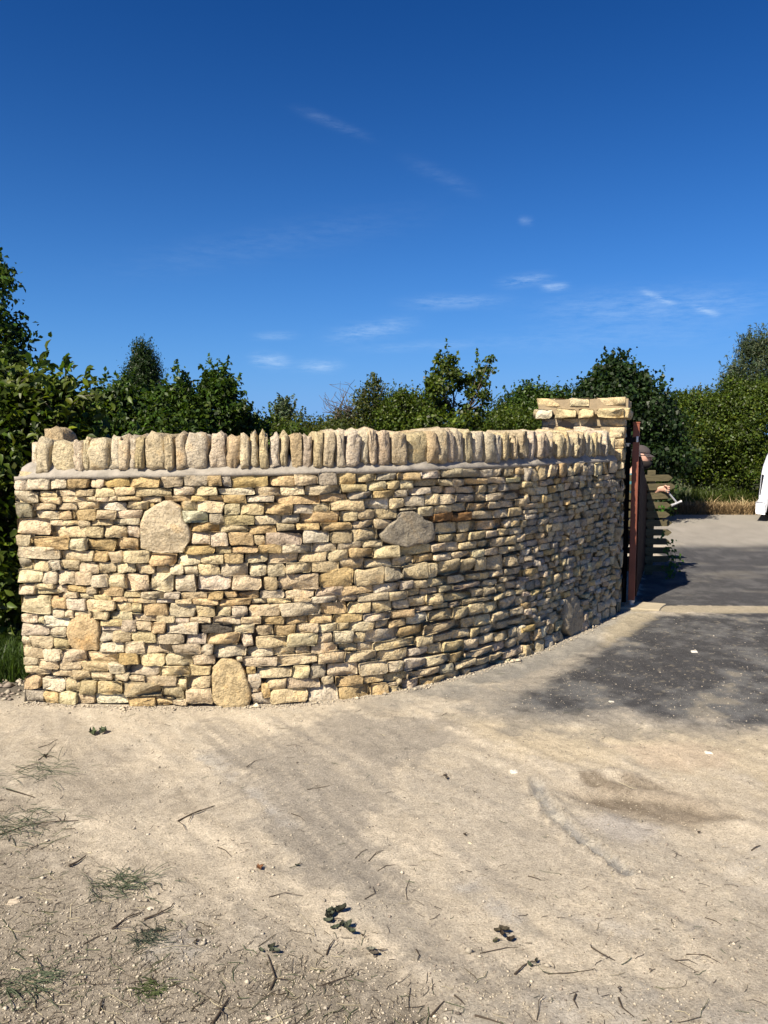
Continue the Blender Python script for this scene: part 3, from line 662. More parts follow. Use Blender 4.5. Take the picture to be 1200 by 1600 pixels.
# pinnings: small stones wedged in the places left open
xs_e = np.arange(0, 860)
from bisect import bisect
topy = np.interp(xs_e, [22, 100, 200, 330, 420, 500, 600, 700, 812], [751, 746, 744, 742, 741, 740, 735, 731, 729])
boty = np.interp(xs_e, [40, 200, 330, 400, 500, 600, 700, 800, 860], [1096, 1104, 1106, 1102, 1096, 1084, 1062, 1030, 1008])
inside = (yy > topy[None, :]+1) & (yy < boty[None, :]-1) & (xx > 42-(1096-yy)*.048) & (xx < 812)
free = inside & ~cov
cnt = 0
for it in range(5000):
    fy, fx = np.nonzero(free[::2, ::2]) if it % 50 == 0 else (fy, fx)
    if len(fy) == 0: break
    k = rs.integers(len(fy)); y, x = fy[k]*2, fx[k]*2
    if not free[y, x]: continue
    x0 = x1 = x; y0 = y1 = y; go = [True]*4
    for _ in range(40):
        if go[0] and x0 > 0 and free[y0:y1+1, x0-1].all(): x0 -= 1
        else: go[0] = False
        if go[1] and x1 < 858 and free[y0:y1+1, x1+1].all(): x1 += 1
        else: go[1] = False
        if go[2] and y0 > 0 and free[y0-1, x0:x1+1].all() and y1-y0 < 16: y0 -= 1
        else: go[2] = False
        if go[3] and y1 < 478 and free[y1+1, x0:x1+1].all() and y1-y0 < 16: y1 += 1
        else: go[3] = False
        if not any(go): break
    free[y0:y1+1, x0:x1+1] = False
    if x1-x0 >= 5 and y1-y0 >= 3 and cnt < 260:
        cnt += 1; xa, xb, ya, yb = x0-1, x1+2, y0+700-1, y1+700+2
        u0, _ = to_uv(xa, (ya+yb)/2); u1, _ = to_uv(xb, (ya+yb)/2); uc, vc = to_uv((xa+xb)/2, (ya+yb)/2)
        _, va = to_uv((xa+xb)/2, ya); _, vb = to_uv((xa+xb)/2, yb)
        V_, Q_, T_ = stone_geo(uc, vc, (u1-u0)/2, (va-vb)/2, 10, rs, rs.uniform(-.018, -.004), .09)
        stones.append(((xb-xa)*(yb-ya), V_, Q_, T_, jtone(TONES[random.choice('cctpg')], rs)))
# the far, foreshortened end: courses carried on
USTART = to_uv(815, 900)[0]
v0 = -.04; rows = []
bigQ = np.array([to_uv(*p) for p in BIG[4][0]])
while v0 < VT-.02:
    h_ = rs.choice([.036, .045, .052, .062, .078], p=[.15, .3, .3, .17, .08]) if v0 > .15 else rs.uniform(.07, .15)
    if VT-(v0+h_) < .035: h_ = VT-v0
    rows.append((v0, v0+h_)); v0 += h_
for (va, vb) in rows:
    u = USTART + rs.uniform(-.03, .04)
    while u < ULEN-.03:
        w_ = rs.uniform(.06, .19) if (vb-va) < .07 else rs.uniform(.07, .16)
        if u+w_ > ULEN-.04: w_ = ULEN-u+.005
        uc, vc = u+w_/2, (va+vb)/2; wob = .008*math.sin(uc*5+va*9)
        if not (bigQ[:, 0].min() < uc < bigQ[:, 0].max() and bigQ[:, 1].min() < vc < bigQ[:, 1].max()):
            tn = random.choices('cwtpg', [5, 2, 2, 1, 2])[0]
            fx_ = 1.0
            V_, Q_, T_ = stone_geo(uc, vc+wob, w_/2-.002, (vb-va)/2-.002+rs.normal(0, .001), 12, rs, rs.uniform(-.014, .026), .10, tilt=rs.normal(0, .03))
            ppx = 1200/6.3; stones.append((w_*ppx*.35*(vb-va)*ppx, V_, Q_, T_, jtone(TONES[tn], rs)))
        u += w_
put_stones(stones, wmap_l, wall, 'stone', 300, M['stone'], 'small_stones')
print('STONES', len(stones), 'pinnings', cnt, 'ULEN', ULEN)
# left end of the wall, closed with its own courses
endst = []
T0 = _T2[0]; N0 = _N2[0]; P0 = WC[0]
for (va, vb) in rows:
    s_ = .02
    while s_ < .44:
        w_ = min(rs.uniform(.08, .2), .46-s_)
        if w_ > .03:
            V_, Q_, T_ = stone_geo(-(s_+w_/2), (va+vb)/2, w_/2-.002, (vb-va)/2-.002, 12, rs, rs.uniform(-.004, .010), .08)
            endst.append((1, V_, Q_, T_, jtone(TONES[random.choice('ccwtp')], rs)))
        s_ += w_
def endmap(a, v, d): return np.stack([P0[0]+N0[0]*a-T0[0]*(d-.02), P0[1]+N0[1]*a-T0[1]*(d-.02), v], -1) - np.array(wall.location)
put_stones(endst, endmap, wall, 'stone', 0, M['stone'], 'end_stones')
# earth and rubble core, a little behind the faces
us = np.linspace(.06, ULEN-.01, 90); cor = MB()
rings = []
for u in us:
    P = [wmap_l(u, v, d) for d, v in ((-.055, -.05), (-.055, 1.40), (-.40, 1.40), (-.40, -.05))]
    rings.append([tuple(p) for p in P])
cor.loft(rings); cor.build('core', M['core'], wall)
# mortar bed: sloping fillet from the face up to the coping
us = np.linspace(-.005, ULEN+.01, 420); prof_n = 9; Vm = []
for i, u in enumerate(us):
    w1 = (vnoise(np.array(u*14.), np.array(1.5))-.5)*.026; w2 = (vnoise(np.array(u*22.), np.array(7.5))-.5)*.045; w0 = (vnoise(np.array(u*9.), np.array(3.5))-.5)*.010
    ee = .045*math.exp(-max(u, 0)/.05)
    VT_ = VT; VTl = float(np.interp(u, [0, .4, 1.2, 2.0, 3], [1.378, 1.385, 1.40, 1.412, 1.418]))
    for d, v in ((-.43, VTl-.02), (-.03, VTl-.022+w0), (-.006+w0, VTl-.014+w0), (-.004+w0*.6, VTl+.004+w0), (-.022, VTl+.020+w1), (-.048, VTl+.046+w1), (-.066, VTl+.070+w2), (-.09, VTl+.10), (-.36, VTl+.10), (-.41, VTl+.05)):
        Vm.append(wmap_l(u, v - ee*(d < -.01), d))
prof_n = 10; ii = np.arange(len(us)-1)
Fm = np.concatenate([np.stack([ii*prof_n+k, (ii+1)*prof_n+k, (ii+1)*prof_n+(k+1) % prof_n, ii*prof_n+(k+1) % prof_n], 1) for k in range(prof_n)])
mo = link('mortar_bed', np_mesh('mortar_bed', np.array(Vm), Fm, smooth=True), wall, M['mortar'])
e_ = MB(); e_.add([tuple(v) for v in Vm[:prof_n]], [tuple(range(prof_n))]); e_.build('mortar_end', M['mortar'], wall)
# coping: slabs set on edge across the wall.  x0 x1 ytop ybottom as seen (first the surveyed ones)
CP = [(34,56,692,738),(52,73,688,736),(72,112,688,736),(110,124,690,733),(123,135,687,731),(133,166,685,732),(166,184,684,729),(183,200,683,730),(197,210,683,729),(209,223,682,728),
      (223,255,680,729),(255,270,681,728),(271,289,680,730),(288,323,679,728),(325,352,678,728),(353,375,681,731),(375,391,677,728),(391,404,679,727),(405,420,678,729),(421,438,679,727),
      (438,452,676,727),(453,474,678,729),(474,491,677,728),(491,506,674,727),(506,525,673,727),(525,540,673,727),(541,566,674,726),(567,581,672,720),(581,593,673,720),(593,614,673,724),
      (614,640,674,724),(641,677,676,721),(672,688,675,720),(687,703,672,720),(702,715,673,718),(715,730,672,721),(731,743,673,720),(746,762,674,720),(762,778,675,719),(778,787,677,720)]
cps = []
for x0, x1, y0, y1 in CP:
    u0, _ = to_uv(x0, y0+20); u1, _ = to_uv(x1, y0+20); uc = (u0+u1)/2
    _, va = to_uv((x0+x1)/2, y0); _, vb = to_uv((x0+x1)/2, y1)
    cps.append([uc, (u1-u0)/2, vb-.02, va])
u = cps[-1][0]+cps[-1][1]
while u < ULEN-.02:
    w_ = rs.uniform(.035, .085); h_ = rs.uniform(-.035, .02)
    if 830 < 0: pass
    cps.append([u+w_/2, w_/2, VT+.05, 1.645+h_]); u += w_+rs.uniform(.0, .008)
def coping(name, uc, a, vb, vt, rng, tone, dback=.36, front=.0):
    n = 12; th = np.arange(n)*2*math.pi/n+math.pi/n; b = (vt-vb)/2; vc = (vt+vb)/2
    p = rng.uniform(6, 13); ct, st_ = np.cos(th), np.sin(th); r = (np.abs(ct)**p+np.abs(st_)**p)**(-1/p)
    ox, oy = ct*r*a, st_*r*b; ox *= 1+rng.normal(0, .07, n); oy *= 1+rng.normal(0, .03, n); oy += (st_ > .5)*rng.normal(0, .009, n); tp = rng.normal(-.05, .10); ox *= 1+tp*oy/b
    lean = rng.normal(0, .04); yaw = rng.normal(0, .07); X = []
    for d, s, sy in ((.020, .56, .72), (.014, .90, .94), (.0, 1.0, .99), (-.035, 1.02, 1.0), (-.12, 1.04, 1.0), (-.22, .98, 1.0), (-.31, .94, .96), (-.35, .7, .8)):
        jx = rng.normal(0, .08, n)*a; jy = rng.normal(0, .006, n); d_ = d + rng.normal(0, .005, n) + (rng.normal(0, .004))
        x = ox*s+jx + oy*lean; y = oy*sy + jy*(1 if sy < 1.01 else .6); top = rng.normal(0, .005)
        y = y + top*(oy > 0)
        X.append(np.stack([uc + x + (d_+.15)*yaw*.35, vc+y, d_*dback/.36 - .045 + front], 1))
    V = np.concatenate(X); m = len(X); i = np.arange(n); j = (i+1) % n
    V = np.concatenate([V, X[0].mean(0)[None]+[[0, 0, .004]], X[-1].mean(0)[None]])
    Q = np.concatenate([np.stack([k*n+i, k*n+j, (k+1)*n+j, (k+1)*n+i], 1) for k in range(m-1)])[:, ::-1]
    T = np.concatenate([np.stack([np.full(n, m*n), j, i], 1)[:, ::-1], np.stack([np.full(n, m*n+1), (m-1)*n+i, (m-1)*n+j], 1)[:, ::-1]])
    W = wmap_l(V[:, 0], V[:, 1], V[:, 2]); c = W.mean(0)
    me = np_mesh(name, W-c, [Q, T], np.tile(tone, (len(W), 1)), smooth=False)
    bm = bmesh.new(); bm.from_mesh(me); bmesh.ops.recalc_face_normals(bm, faces=bm.faces[:]); bm.to_mesh(me); bm.free()
    return link(name, me, wall, M['stone'], c)
for i, (uc, a, vb, vt) in enumerate(cps):
    far_ = i >= len(CP)
    coping('coping_stone', uc, a*(.86 if far_ else .94), vb, vt, rs, jtone(random.choices([(.53, .46, .34), (.49, .41, .285), (.49, .39, .245)], [5, 3, 1])[0], rs, .06), front=(rs.uniform(-.035, .03) if far_ else rs.uniform(-.014, .018)) - (.05 if i == 0 else 0))
coping('coping_stone', cps[0][0]+.02, .07, VT+.08, 1.66, rs, jtone((.40, .32, .20), rs), dback=.16, front=-.20)
print('mortar v', [round(to_uv(x, y)[1], 3) for x, y in ((100, 745), (200, 743), (400, 738), (600, 733), (800, 727), (900, 722), (940, 722))])
print('coping v', [round(to_uv(x, y)[1], 3) for x, y in ((100, 686), (400, 678), (600, 673), (800, 675), (900, 678), (945, 684))])
# ------------------------------------------------------------------ gate pillar at the far end of the wall
PC = np.array(ground_at(966, 957)[:2])                # its near right corner
PA = R(19); PF = np.array([-math.cos(PA), math.sin(PA)]); PB = np.array([math.sin(PA), math.cos(PA)])   # along the front, towards the back
PW = .73
pillar = empty('gate_pillar', (PC[0], PC[1], 0), label='square stone gate pillar with two projecting cap courses at the wall end', cat='pillar')
def pmap(face):
    def f(a, v, d):
        if face == 0: o, t, n = PC, PF, -PB
        elif face == 1: o, t, n = PC, PB, -PF
        elif face == 2: o, t, n = PC+PF*PW, PB, PF
        else: o, t, n = PC+PB*PW, PF, PB
        return np.stack([o[0]+t[0]*a+n[0]*d-PC[0], o[1]+t[1]*a+n[1]*d-PC[1], v+0*a], -1)
    return f
def h_at(px, py, a=0.0):
    q = PC + PF*a; r = ray(px, py); t = math.hypot(*q)/math.hypot(r.x, r.y); return EYE + r.z*t
ptop = h_at(970, 621); pc2 = h_at(970, 636); pcb = h_at(970, 652)
print('pillar', PC, ptop, pc2, pcb)
rp = np.random.default_rng(5)
core_z = ptop-.045
ci_ = .010
q = [PC+PF*ci_+PB*ci_, PC+PF*(PW-ci_)+PB*ci_, PC+PF*(PW-ci_)+PB*(PW-ci_), PC+PF*ci_+PB*(PW-ci_)]
m_ = MB(); m_.loft([[(p[0]-PC[0], p[1]-PC[1], z) for p in q] for z in (-.05, core_z-.02)]); m_.build('mortar_core', M['buff_mortar'], pillar)
m_ = MB(); q2 = [PC-PF*.035-PB*.035, PC+PF*(PW+.035)-PB*.035, PC+PF*(PW+.035)+PB*(PW+.035), PC-PF*.035+PB*(PW+.035)]
m_.loft([[(p[0]-PC[0], p[1]-PC[1], z) for p in q2] for z in (pcb+.03, ptop-.012)]); m_.build('cap_mortar', M['buff_mortar'], pillar)
pst = {0: [], 1: [], 2: [], 3: []}
v = -.03; ci = 0
while v < pcb-.03:
    hh = rp.uniform(.075, .15)
    if pcb-(v+hh) < .07: hh = pcb-v
    for face in range(4):
        s_ = 0.0; k = 0
        while s_ < PW-.01:
            w_ = rp.uniform(.16, .34)
            if PW-(s_+w_) < .11: w_ = PW-s_
            tn = random.choices([(.54, .46, .31), (.54, .43, .25), (.53, .48, .37)], [3, 3, 1])[0]
            e0 = -.012 if s_ == 0 else 0; e1 = .012 if s_+w_ > PW-.01 else 0
            a0, a1 = s_+e0, s_+w_+e1
            V_, Q_, T_ = stone_geo((a0+a1)/2, v+hh/2, (a1-a0)/2-.004, hh/2-.004, 14, rp, rp.uniform(-.004, .006), .06)
            V_[:, 2] = np.clip(V_[:, 2], -1, .022)
            pst[face].append((10*(face < 2)+w_, V_, Q_, T_, jtone(tn, rp, .06)))
            s_ += w_; k += 1
    v += hh
for f_ in range(4): put_stones(pst[f_], pmap(f_), pillar, 'stone', 300, M['smooth_stone'], 'x')
# two cap courses, oversailing
OV = .06
def capstone(face, a0, a1, z0, z1, tone, ov, n=14):
    V_, Q_, T_ = stone_geo((a0+a1)/2, (z0+z1)/2, (a1-a0)/2, (z1-z0)/2, n, rp, ov+rp.uniform(-.008, .008), .16)
    put_stones([(1, V_, Q_, T_, jtone(tone, rp, .04))], pmap(face), pillar, 'cap_stone', 9, M['smooth_stone'], 'x')
W_, K_ = (.54, .485, .385), (.54, .44, .27)
def fa(px): # photo column -> distance along the front
    r = ray(px, 640); A_ = np.array([[PF[0], -r.x], [PF[1], -r.y]]); return float(np.linalg.solve(A_, -PC)[0])
FOV = {1: -.03, 2: 0, 3: 0}
b1, b2 = ptop-.105, pcb
zt1 = pc2+.005
for x0, x1, tn in ((843, 884, K_), (891, 921, (.52, .45, .36)), (930, 970, K_)): capstone(0, fa(x1), fa(x0), zt1+.008, ptop, tn, .045)
for x0, x1, tn in ((839, 864, W_), (869, 901, K_), (905, 929, K_), (933, 975, K_)): capstone(0, fa(x1), fa(x0), pcb-.005, zt1-.018, tn, .075)
for fc in (1, 2, 3):
    for z0, z1, ov in ((zt1+.008, ptop, .045), (pcb-.005, zt1-.018, .075)):
        s_ = -.05
        while s_ < PW+.04:
            w_ = min(rp.uniform(.18, .3), PW+.06-s_); w_ = w_ if PW+.06-(s_+w_) > .08 else PW+.06-s_
            capstone(fc, s_+.008, s_+w_-.008, z0, z1, K_, ov+FOV[fc]); s_ += w_
# top slabs, laid flat
for i in range(3):
    for j in range(2):
        a = PW*(i+.5)/3; bb = PW*(j+.5)/2; c = PF*a+PB*bb
        V_, Q_, T_ = stone_geo(0, 0, PW/6+.01, PW/4+.015, 14, rp, rp.uniform(-.004, .004), .05)
        V_[:, 2] = np.clip(V_[:, 2], -1, .012)
        X = np.stack([c[0]+PF[0]*V_[:, 0]+PB[0]*V_[:, 1], c[1]+PF[1]*V_[:, 0]+PB[1]*V_[:, 1], ptop-.012+V_[:, 2]], -1)
        put_stones([(1, V_, Q_, T_, jtone(K_, rp, .04))], lambda a_, b_, d_, X=X: X, pillar, 'cap_stone', 9, M['smooth_stone'], 'x')

# ------------------------------------------------------------------ steel gate, swung open and seen almost edge-on
GP = np.array(ground_at(986, 947)[:2]); GD = np.array(at(1001.5, 900, 9.1)[:2])-GP; GL = np.linalg.norm(GD); GD /= GL; GN = np.array([GD[1], -GD[0]])
gate = empty('entrance_gate', (GP[0], GP[1], 0), math.atan2(GD[1], GD[0]), label='tall brown-red metal gate standing open beside the stone pillar', cat='gate')
def hz_(py, Y, px=986): r = ray(px, py); return EYE + r.z*(Y/r.y)
zt = hz_(661, GP[1]); print('gate', GP, GD, GL, zt)
b_ = MB(); b_.box((0, 0, (zt+.06)/2), (.055, .060, zt-.06), bev=.004); b_.box((0, 0, zt+.004), (.062, .067, .012)); b_.build('hanging_stile', M['rust'], gate)
b_ = MB()
top = lambda x: 1.47 - .36*sstep(0, 1, x/GL)
b_.build
fr = MB(); fr.box((GL, 0, top(GL)/2+.03), (.06, .05, top(GL)-.06), bev=.004); fr.build('closing_stile', M['rust'], gate)
fr = MB(); fr.box((GL/2, 0, .12), (GL-.10, .04, .07), bev=.004); fr.build('bottom_rail', M['rust'], gate)
fr = MB(); fr.box((GL/2, 0, .70), (GL-.10, .04, .07), bev=.004); fr.build('middle_rail', M['rust'], gate)
fr = MB(); fr.loft([[(x, y_, float(top(x))+z_) for y_, z_ in ((-.025, -.035), (.025, -.035), (.025, .035), (-.025, .035))] for x in np.linspace(.02, GL, 12)]); fr.build('curved_top_rail', M['rust'], gate)
nb = 13; bw = (GL-.06)/nb
for i in range(nb):
    x = .03+bw*(i+.5); t_ = float(top(x))-.03
    b_ = MB(); b_.box((x, -.034, .09+(t_-.09)/2), (bw-.006, .018, t_-.09), bev=.002); b_.build('board', M['darkbrown'], gate)
# foot and top pivot
b_ = MB(); b_.tube([(0, 0, .0), (0, 0, .02)], .034, 14); b_.tube([(0, 0, .018), (0, 0, .045)], .024, 14); b_.tube([(0, 0, .043), (0, 0, .063)], .032, 14); b_.build('foot_pivot', M['steel'], gate)
hz1 = hz_(687, GP[1])
b_ = MB(); b_.box((0, 0, hz1), (.066, .071, .048), bev=.004); b_.build('hinge_clasp', M['black'], gate)
ip = GN  # gate-local y axis is (-GD.y, GD.x)
b_ = MB(); b_.box((-.034, -.012, hz1+.004), (.012, .020, .055), bev=.003); b_.build('hinge_plate', plain_mat('white_metal', (.7, .7, .68), .4), gate)
b_ = MB(); b_.box((-.01, .062, hz1-.01), (.05, .07, .07), bev=.006); b_.build('hinge_block', M['black'], gate)
b_ = MB(); b_.tube([(-.035, .075, hz1-.062), (-.035, .075, hz1-.04)], [.016, .018], 10); b_.tube([(-.035, .075, hz1-.042), (-.035, .075, hz1-.032)], .026, 6); b_.build('hinge_bolt', M['steel'], gate)
b_ = MB(); b_.box((.0, .078, .22), (.03, .03, .09), bev=.004); b_.tube([(-.02, .078, .20), (-.02, .078, .27)], .012, 8); b_.build('lower_hinge', M['black'], gate)
# black steel hinge post fixed to the pillar
hp = PC + PB*.50 - PF*.035
post = empty('hinge_post', (hp[0], hp[1], 0), math.atan2(PB[1], PB[0]), label='black steel hinge post between the pillar and the gate', cat='post')
b_ = MB(); b_.box((0, 0, .86), (.06, .04, 1.72), bev=.004); b_.build('tube', M['black'], post)
for z in (.25, .75, 1.25, 1.6):
    b_ = MB(); b_.box((-.02, .03, z), (.10, .012, .05), bev=.002); b_.build('fixing_plate', M['steel'], post)
# capped dark green pipe against the pillar, with a rusty stub beside it
pp = ground_at(964, 954); pp.z = 0
pipe = empty('capped_pipe', (pp.x-.02, pp.y-.05, 0), label='short dark green capped pipe at the foot of the pillar', cat='pipe')
b_ = MB(); b_.tube([(0, 0, -.02), (0, 0, .10)], .034, 18); b_.build('pipe_body', M['green_pipe'], pipe, smooth=False)
b_ = MB(); b_.tube([(0, 0, .098), (0, 0, .125), (0, 0, .13)], [.038, .038, .030], 18); b_.build('pipe_cap', plain_mat('grey_cap', (.16, .17, .16), .5), pipe)
b_ = MB(); b_.tube([(-.03, -.01, .068), (-.075, -.02, .07)], .012, 10); b_.build('side_outlet', M['steel'], pipe)
pp = ground_at(949, 962)
stub = empty('rusty_angle_bar', (pp.x, pp.y-.02, 0), R(35), label='rusty angle bar standing at the foot of the wall near the green pipe', cat='metal bar')
b_ = MB(); b_.box((0, 0, .09), (.03, .005, .22)); b_.box((-.0155, .0155, .09), (.005, .03, .22)); b_.build('angle_iron', M['rust'], stub)
# flagstone under the gate foot
fq = [ground_at(968, 952), ground_at(1030, 956), ground_at(1040, 946), ground_at(996, 943)]
fc_ = sum(fq, Vector())/4
fl = MB(); n_ = 6
ring = []
for i in range(4):
    a, b = fq[i], fq[(i+1) % 4]
    for k in range(n_): p = a.lerp(b, k/n_); ring.append(Vector((p.x-fc_.x+rp.normal(0, .004), p.y-fc_.y+rp.normal(0, .004), 0)))
fl.loft([[(p.x, p.y, z) for p in ring] for z in (-.03, .014)] + [[(p.x*.985, p.y*.985, .019) for p in ring]])
fo = fl.build('flagstone', M['flag'], None, (fc_.x, fc_.y, 0)); tag(fo, 'thin pale flagstone lying under the gate foot', 'paving slab')
# ------------------------------------------------------------------ old picket panel stood on its side
Y1 = 9.0
A_ = ground_at(1050, 898); X1 = at(1050, 800, Y1).x; X0 = at(975, 800, Y1).x - .12
zT = hz_(741, Y1, 1030); print('panel', X0, X1, zT)
panel = empty('picket_panel', ((X0+X1)/2, Y1, 0), R(3), label='mossy old picket fence panel stood on its side behind the gate', cat='fence panel')
nP = 11; pitch = (zT-.02)/nP; hw = (X1-X0)/2
for i in range(nP):
    z = .035 + pitch*(i+.45) ; h2 = .037; e = rp.normal(0, .012); x1 = hw+e
    b_ = MB(); prof = [(-hw+rp.normal(0, .02), -h2), (x1-.045, -h2), (x1, -h2*.15), (x1, h2*.15), (x1-.045, h2), (-hw+rp.normal(0, .02), h2)]
    tl = rp.normal(0, .012)
    b_.loft([[(x, y, z+zz+tl*x) for x, zz in prof] for y in (-.011, .011)]); b_.build('picket', M['wood'], panel)
for x in (.30*hw, -.62*hw):
    b_ = MB(); b_.box((x, .034, zT/2+.02), (.085, .045, zT+.05), bev=.004); b_.build('rail', M['wood'], panel)
# ------------------------------------------------------------------ trees, hedges, undergrowth
rl = np.random.default_rng(21)
def unit(n, r=rl):
    v = r.normal(size=(n, 3)); return v/np.linalg.norm(v, axis=1)[:, None]
def leaves(P, Nrm, size, asp, tone, r=rl, fold=.25, kind='quad'):
    """one small folded leaf at each point"""
    n = len(P); t = unit(n, r); Nn = Nrm/np.linalg.norm(Nrm, axis=1)[:, None]
    t = t - (t*Nn).sum(1)[:, None]*Nn; t[:, 2] -= .25; t /= np.linalg.norm(t, axis=1)[:, None]; b = np.cross(Nn, t)
    s = (size*r.uniform(.6, 1.25, n))[:, None]; w = s*asp
    if kind == 'quad':
        V = np.stack([P-t*s*.5, P+b*w*.5+Nn*w*fold, P+t*s*.5-Nn*s*.08, P-b*w*.5+Nn*w*fold], 1).reshape(-1, 3)
        F = np.arange(n*4).reshape(n, 4); C_ = np.repeat(tone, 4, 0); return V, F, C_
    V = np.stack([P-t*s*.5, P-t*s*.15+b*w*.48+Nn*w*fold, P+t*s*.22+b*w*.36+Nn*w*fold, P+t*s*.55-Nn*s*.18, P+t*s*.22-b*w*.36+Nn*w*fold, P-t*s*.15-b*w*.48+Nn*w*fold, P+t*s*.1-Nn*s*.02], 1).reshape(-1, 3)
    k = np.arange(n)[:, None]*7; F = np.concatenate([k+np.array([[0, 1, 2, 6]]), k+np.array([[6, 2, 3, 4]]), k+np.array([[0, 6, 4, 5]])]); return V, F, np.repeat(tone, 7, 0)
def crown(name, parent, blobs, nleaf, size, base, r=rl, asp=.6, clumpr=.16, per=34, kind='quad', up=.5, yellow=.25, shell=.55, zmin=None, mat='leaf', vary=.42, lumpy=True, sprigs=14):
    """blobs: (centre, radii).  Leaves gather in twig-end clumps spread through the outer part of every blob"""
    nb_ = []
    if lumpy:
        for c, rad in blobs:
            c = np.array(c); rad = np.array(rad); nb_.append((c, rad*.80))
            for q in range(9):
                d = unit(1, r)[0]; d[2] = abs(d[2])*1.1 if r.random() < .7 else d[2]; f = r.uniform(.22, .45); nb_.append((c+d*rad*r.uniform(.55, .88), np.maximum(rad*f, .02)))
        blobs = nb_
    vol = np.array([rx*ry+ry*rz+rx*rz for _, (rx, ry, rz) in blobs]); vol = vol/vol.sum(); Ps, Ns, Ts = [], [], []
    for (c, rad), f in zip(blobs, vol):
        nc = max(2, int(nleaf*1.25*f/per)); d = unit(nc, r); rr = shell + (1-shell)*r.random(nc)**.6
        rr *= .62 + .72*fbm(d[:, 0]*2.6+c[0]*3+9, d[:, 2]*2.6+d[:, 1]*1.7+c[1]+9, 3)
        cc = np.array(c) + d*np.array(rad)*rr[:, None]
        k = r.poisson(per, nc); idx = np.repeat(np.arange(nc), k); m = len(idx)
        cr = clumpr*r.uniform(.6, 1.4, nc)
        P = cc[idx] + r.normal(size=(m, 3))*cr[idx, None]*np.array([1, 1, .75])
        Nn = d[idx]*.7 + unit(m, r)*.8 + np.array([0, 0, up])
        ct = 1 + r.normal(0, vary*.75, nc); t = np.array(base)[None]*np.clip(ct[idx]*(1+r.normal(0, vary*.5, m)), .35, 2.2)[:, None]
        y = (r.random(m) < yellow*.5)[:, None]; t = np.where(y, t*np.array([1.7, 1.45, .9]), t)
        Ps.append(P); Ns.append(Nn); Ts.append(t)
    for q in range(sprigs*max(1, len(blobs)//(10 if lumpy else 1))):      # shoots that stand out of the outline
        c, rad = blobs[r.integers(len(blobs))]; d = unit(1, r)[0]; d[2] = abs(d[2])+.25; d /= np.linalg.norm(d)
        p0 = np.array(c)+d*np.array(rad)*.85; dr = d*.5+np.array([r.normal(0, .25), r.normal(0, .25), .9]); L_ = size*r.uniform(1.2, 4.0); m = r.integers(10, 26)
        t_ = r.random(m)[:, None]; Ps.append(p0+dr*L_*t_+r.normal(size=(m, 3))*size*.45*(1.15-t_)); Ns.append(unit(m, r)*.9+np.array([0, 0, .5])); Ts.append(np.array(base)*r.uniform(.8, 1.7, m)[:, None])
    P = np.concatenate(Ps); Nn = np.concatenate(Ns); T = np.concatenate(Ts); T = T*(1+r.normal(0, .12, (len(T), 1))*np.array([[1.0, .2, .4]]))
    if zmin is not None: k = P[:, 2] > zmin; P, Nn, T = P[k], Nn[k], T[k]
    V, F, C_ = leaves(P, Nn, size, asp, T, r, kind=kind)
    me = np_mesh(name, V, F, np.clip(C_, 0, .5)); loc = np.array(parent.location)
    me.transform(Matrix.Translation(-parent.location)); return link(name, me, parent, M[mat])
def limb(mb, p0, p1, r0, r1, bend=.1, seg=5, n=6, rng=random):
    p0, p1 = Vector(p0), Vector(p1); L_ = (p1-p0).length; off = Vector((rng.gauss(0, 1), rng.gauss(0, 1), rng.gauss(0, .3)))*L_*bend; pts, rs_ = [], []
    for i in range(seg+1):
        t = i/seg; pts.append(p0.lerp(p1, t)+off*math.sin(math.pi*t) + Vector((rng.gauss(0, 1), rng.gauss(0, 1), 0))*L_*.012*(0 < i < seg)); rs_.append(r0+(r1-r0)*t)
    mb.tube(pts, rs_, n); return pts
def trunk(parent, base, tips, r0, name='trunk', fork=.35):
    mb = MB(); b = Vector(base) - parent.location; f = None
    for t in tips:
        t = Vector(t) - parent.location; m = b.lerp(t, fork); m.x = b.x + (t.x-b.x)*.25; m.y = b.y + (t.y-b.y)*.25
        limb(mb, b, m, r0, r0*.6, .03); limb(mb, m, t, r0*.6, r0*.12, .10)
    return mb.build(name, M['bark'], parent, smooth=True)
GREEN = (.034, .062, .010); DARK = (.018, .036, .010); MID = (.048, .074, .010); OLIVE = (.048, .062, .014); GREY = (.060, .082, .045)
def plant(name, label, cat, blobs_px, nleaf, size, base, r0=.06, group=None, depth=None, ground_y=None, dy=0, **kw):
    """blobs_px: (px, py, Y, half-width px, half-height px[, depth radius]) places surveyed from the photo"""
    bl = []
    for bpx in blobs_px:
        px, py, Y, hw, hh = bpx[:5]; c = at(px, py+dy, Y); k = Y/FPX; dr = bpx[5] if len(bpx) > 5 else max(hw*k*.8, .5)
        bl.append(((c.x, c.y, c.z), (hw*k, dr, hh*k)))
    cx = sum(b[0][0] for b in bl)/len(bl); cy = sum(b[0][1] for b in bl)/len(bl)
    root = empty(name, (cx, cy, 0), label=label, cat=cat, group=group)
    crown('crown', root, bl, nleaf, size, base, **kw)
    tips = [tuple(np.array(b[0])+np.array([0, 0, b[1][2]*.6])) for b in bl[:6]]
    trunk(root, (cx, cy, -.05), tips, r0)
    return root
# big tree cut by the left edge
plant('broadleaf_tree', 'dark broadleaf tree cut off by the left edge of the picture, above the brambles', 'tree',
      [(-95,500,9.0,112,95,1.0), (-55,440,8.8,62,52,.6), (5,500,8.9,34,30,.3), (18,545,8.9,22,24,.25), (-15,590,9.0,60,50,.5), (-8,415,8.9,26,22,.25), (-80,600,9,110,90,.9)], 15000, .075, GREEN, dy=26, r0=.12, clumpr=.085, per=22, yellow=.12, shell=.45, sprigs=6)
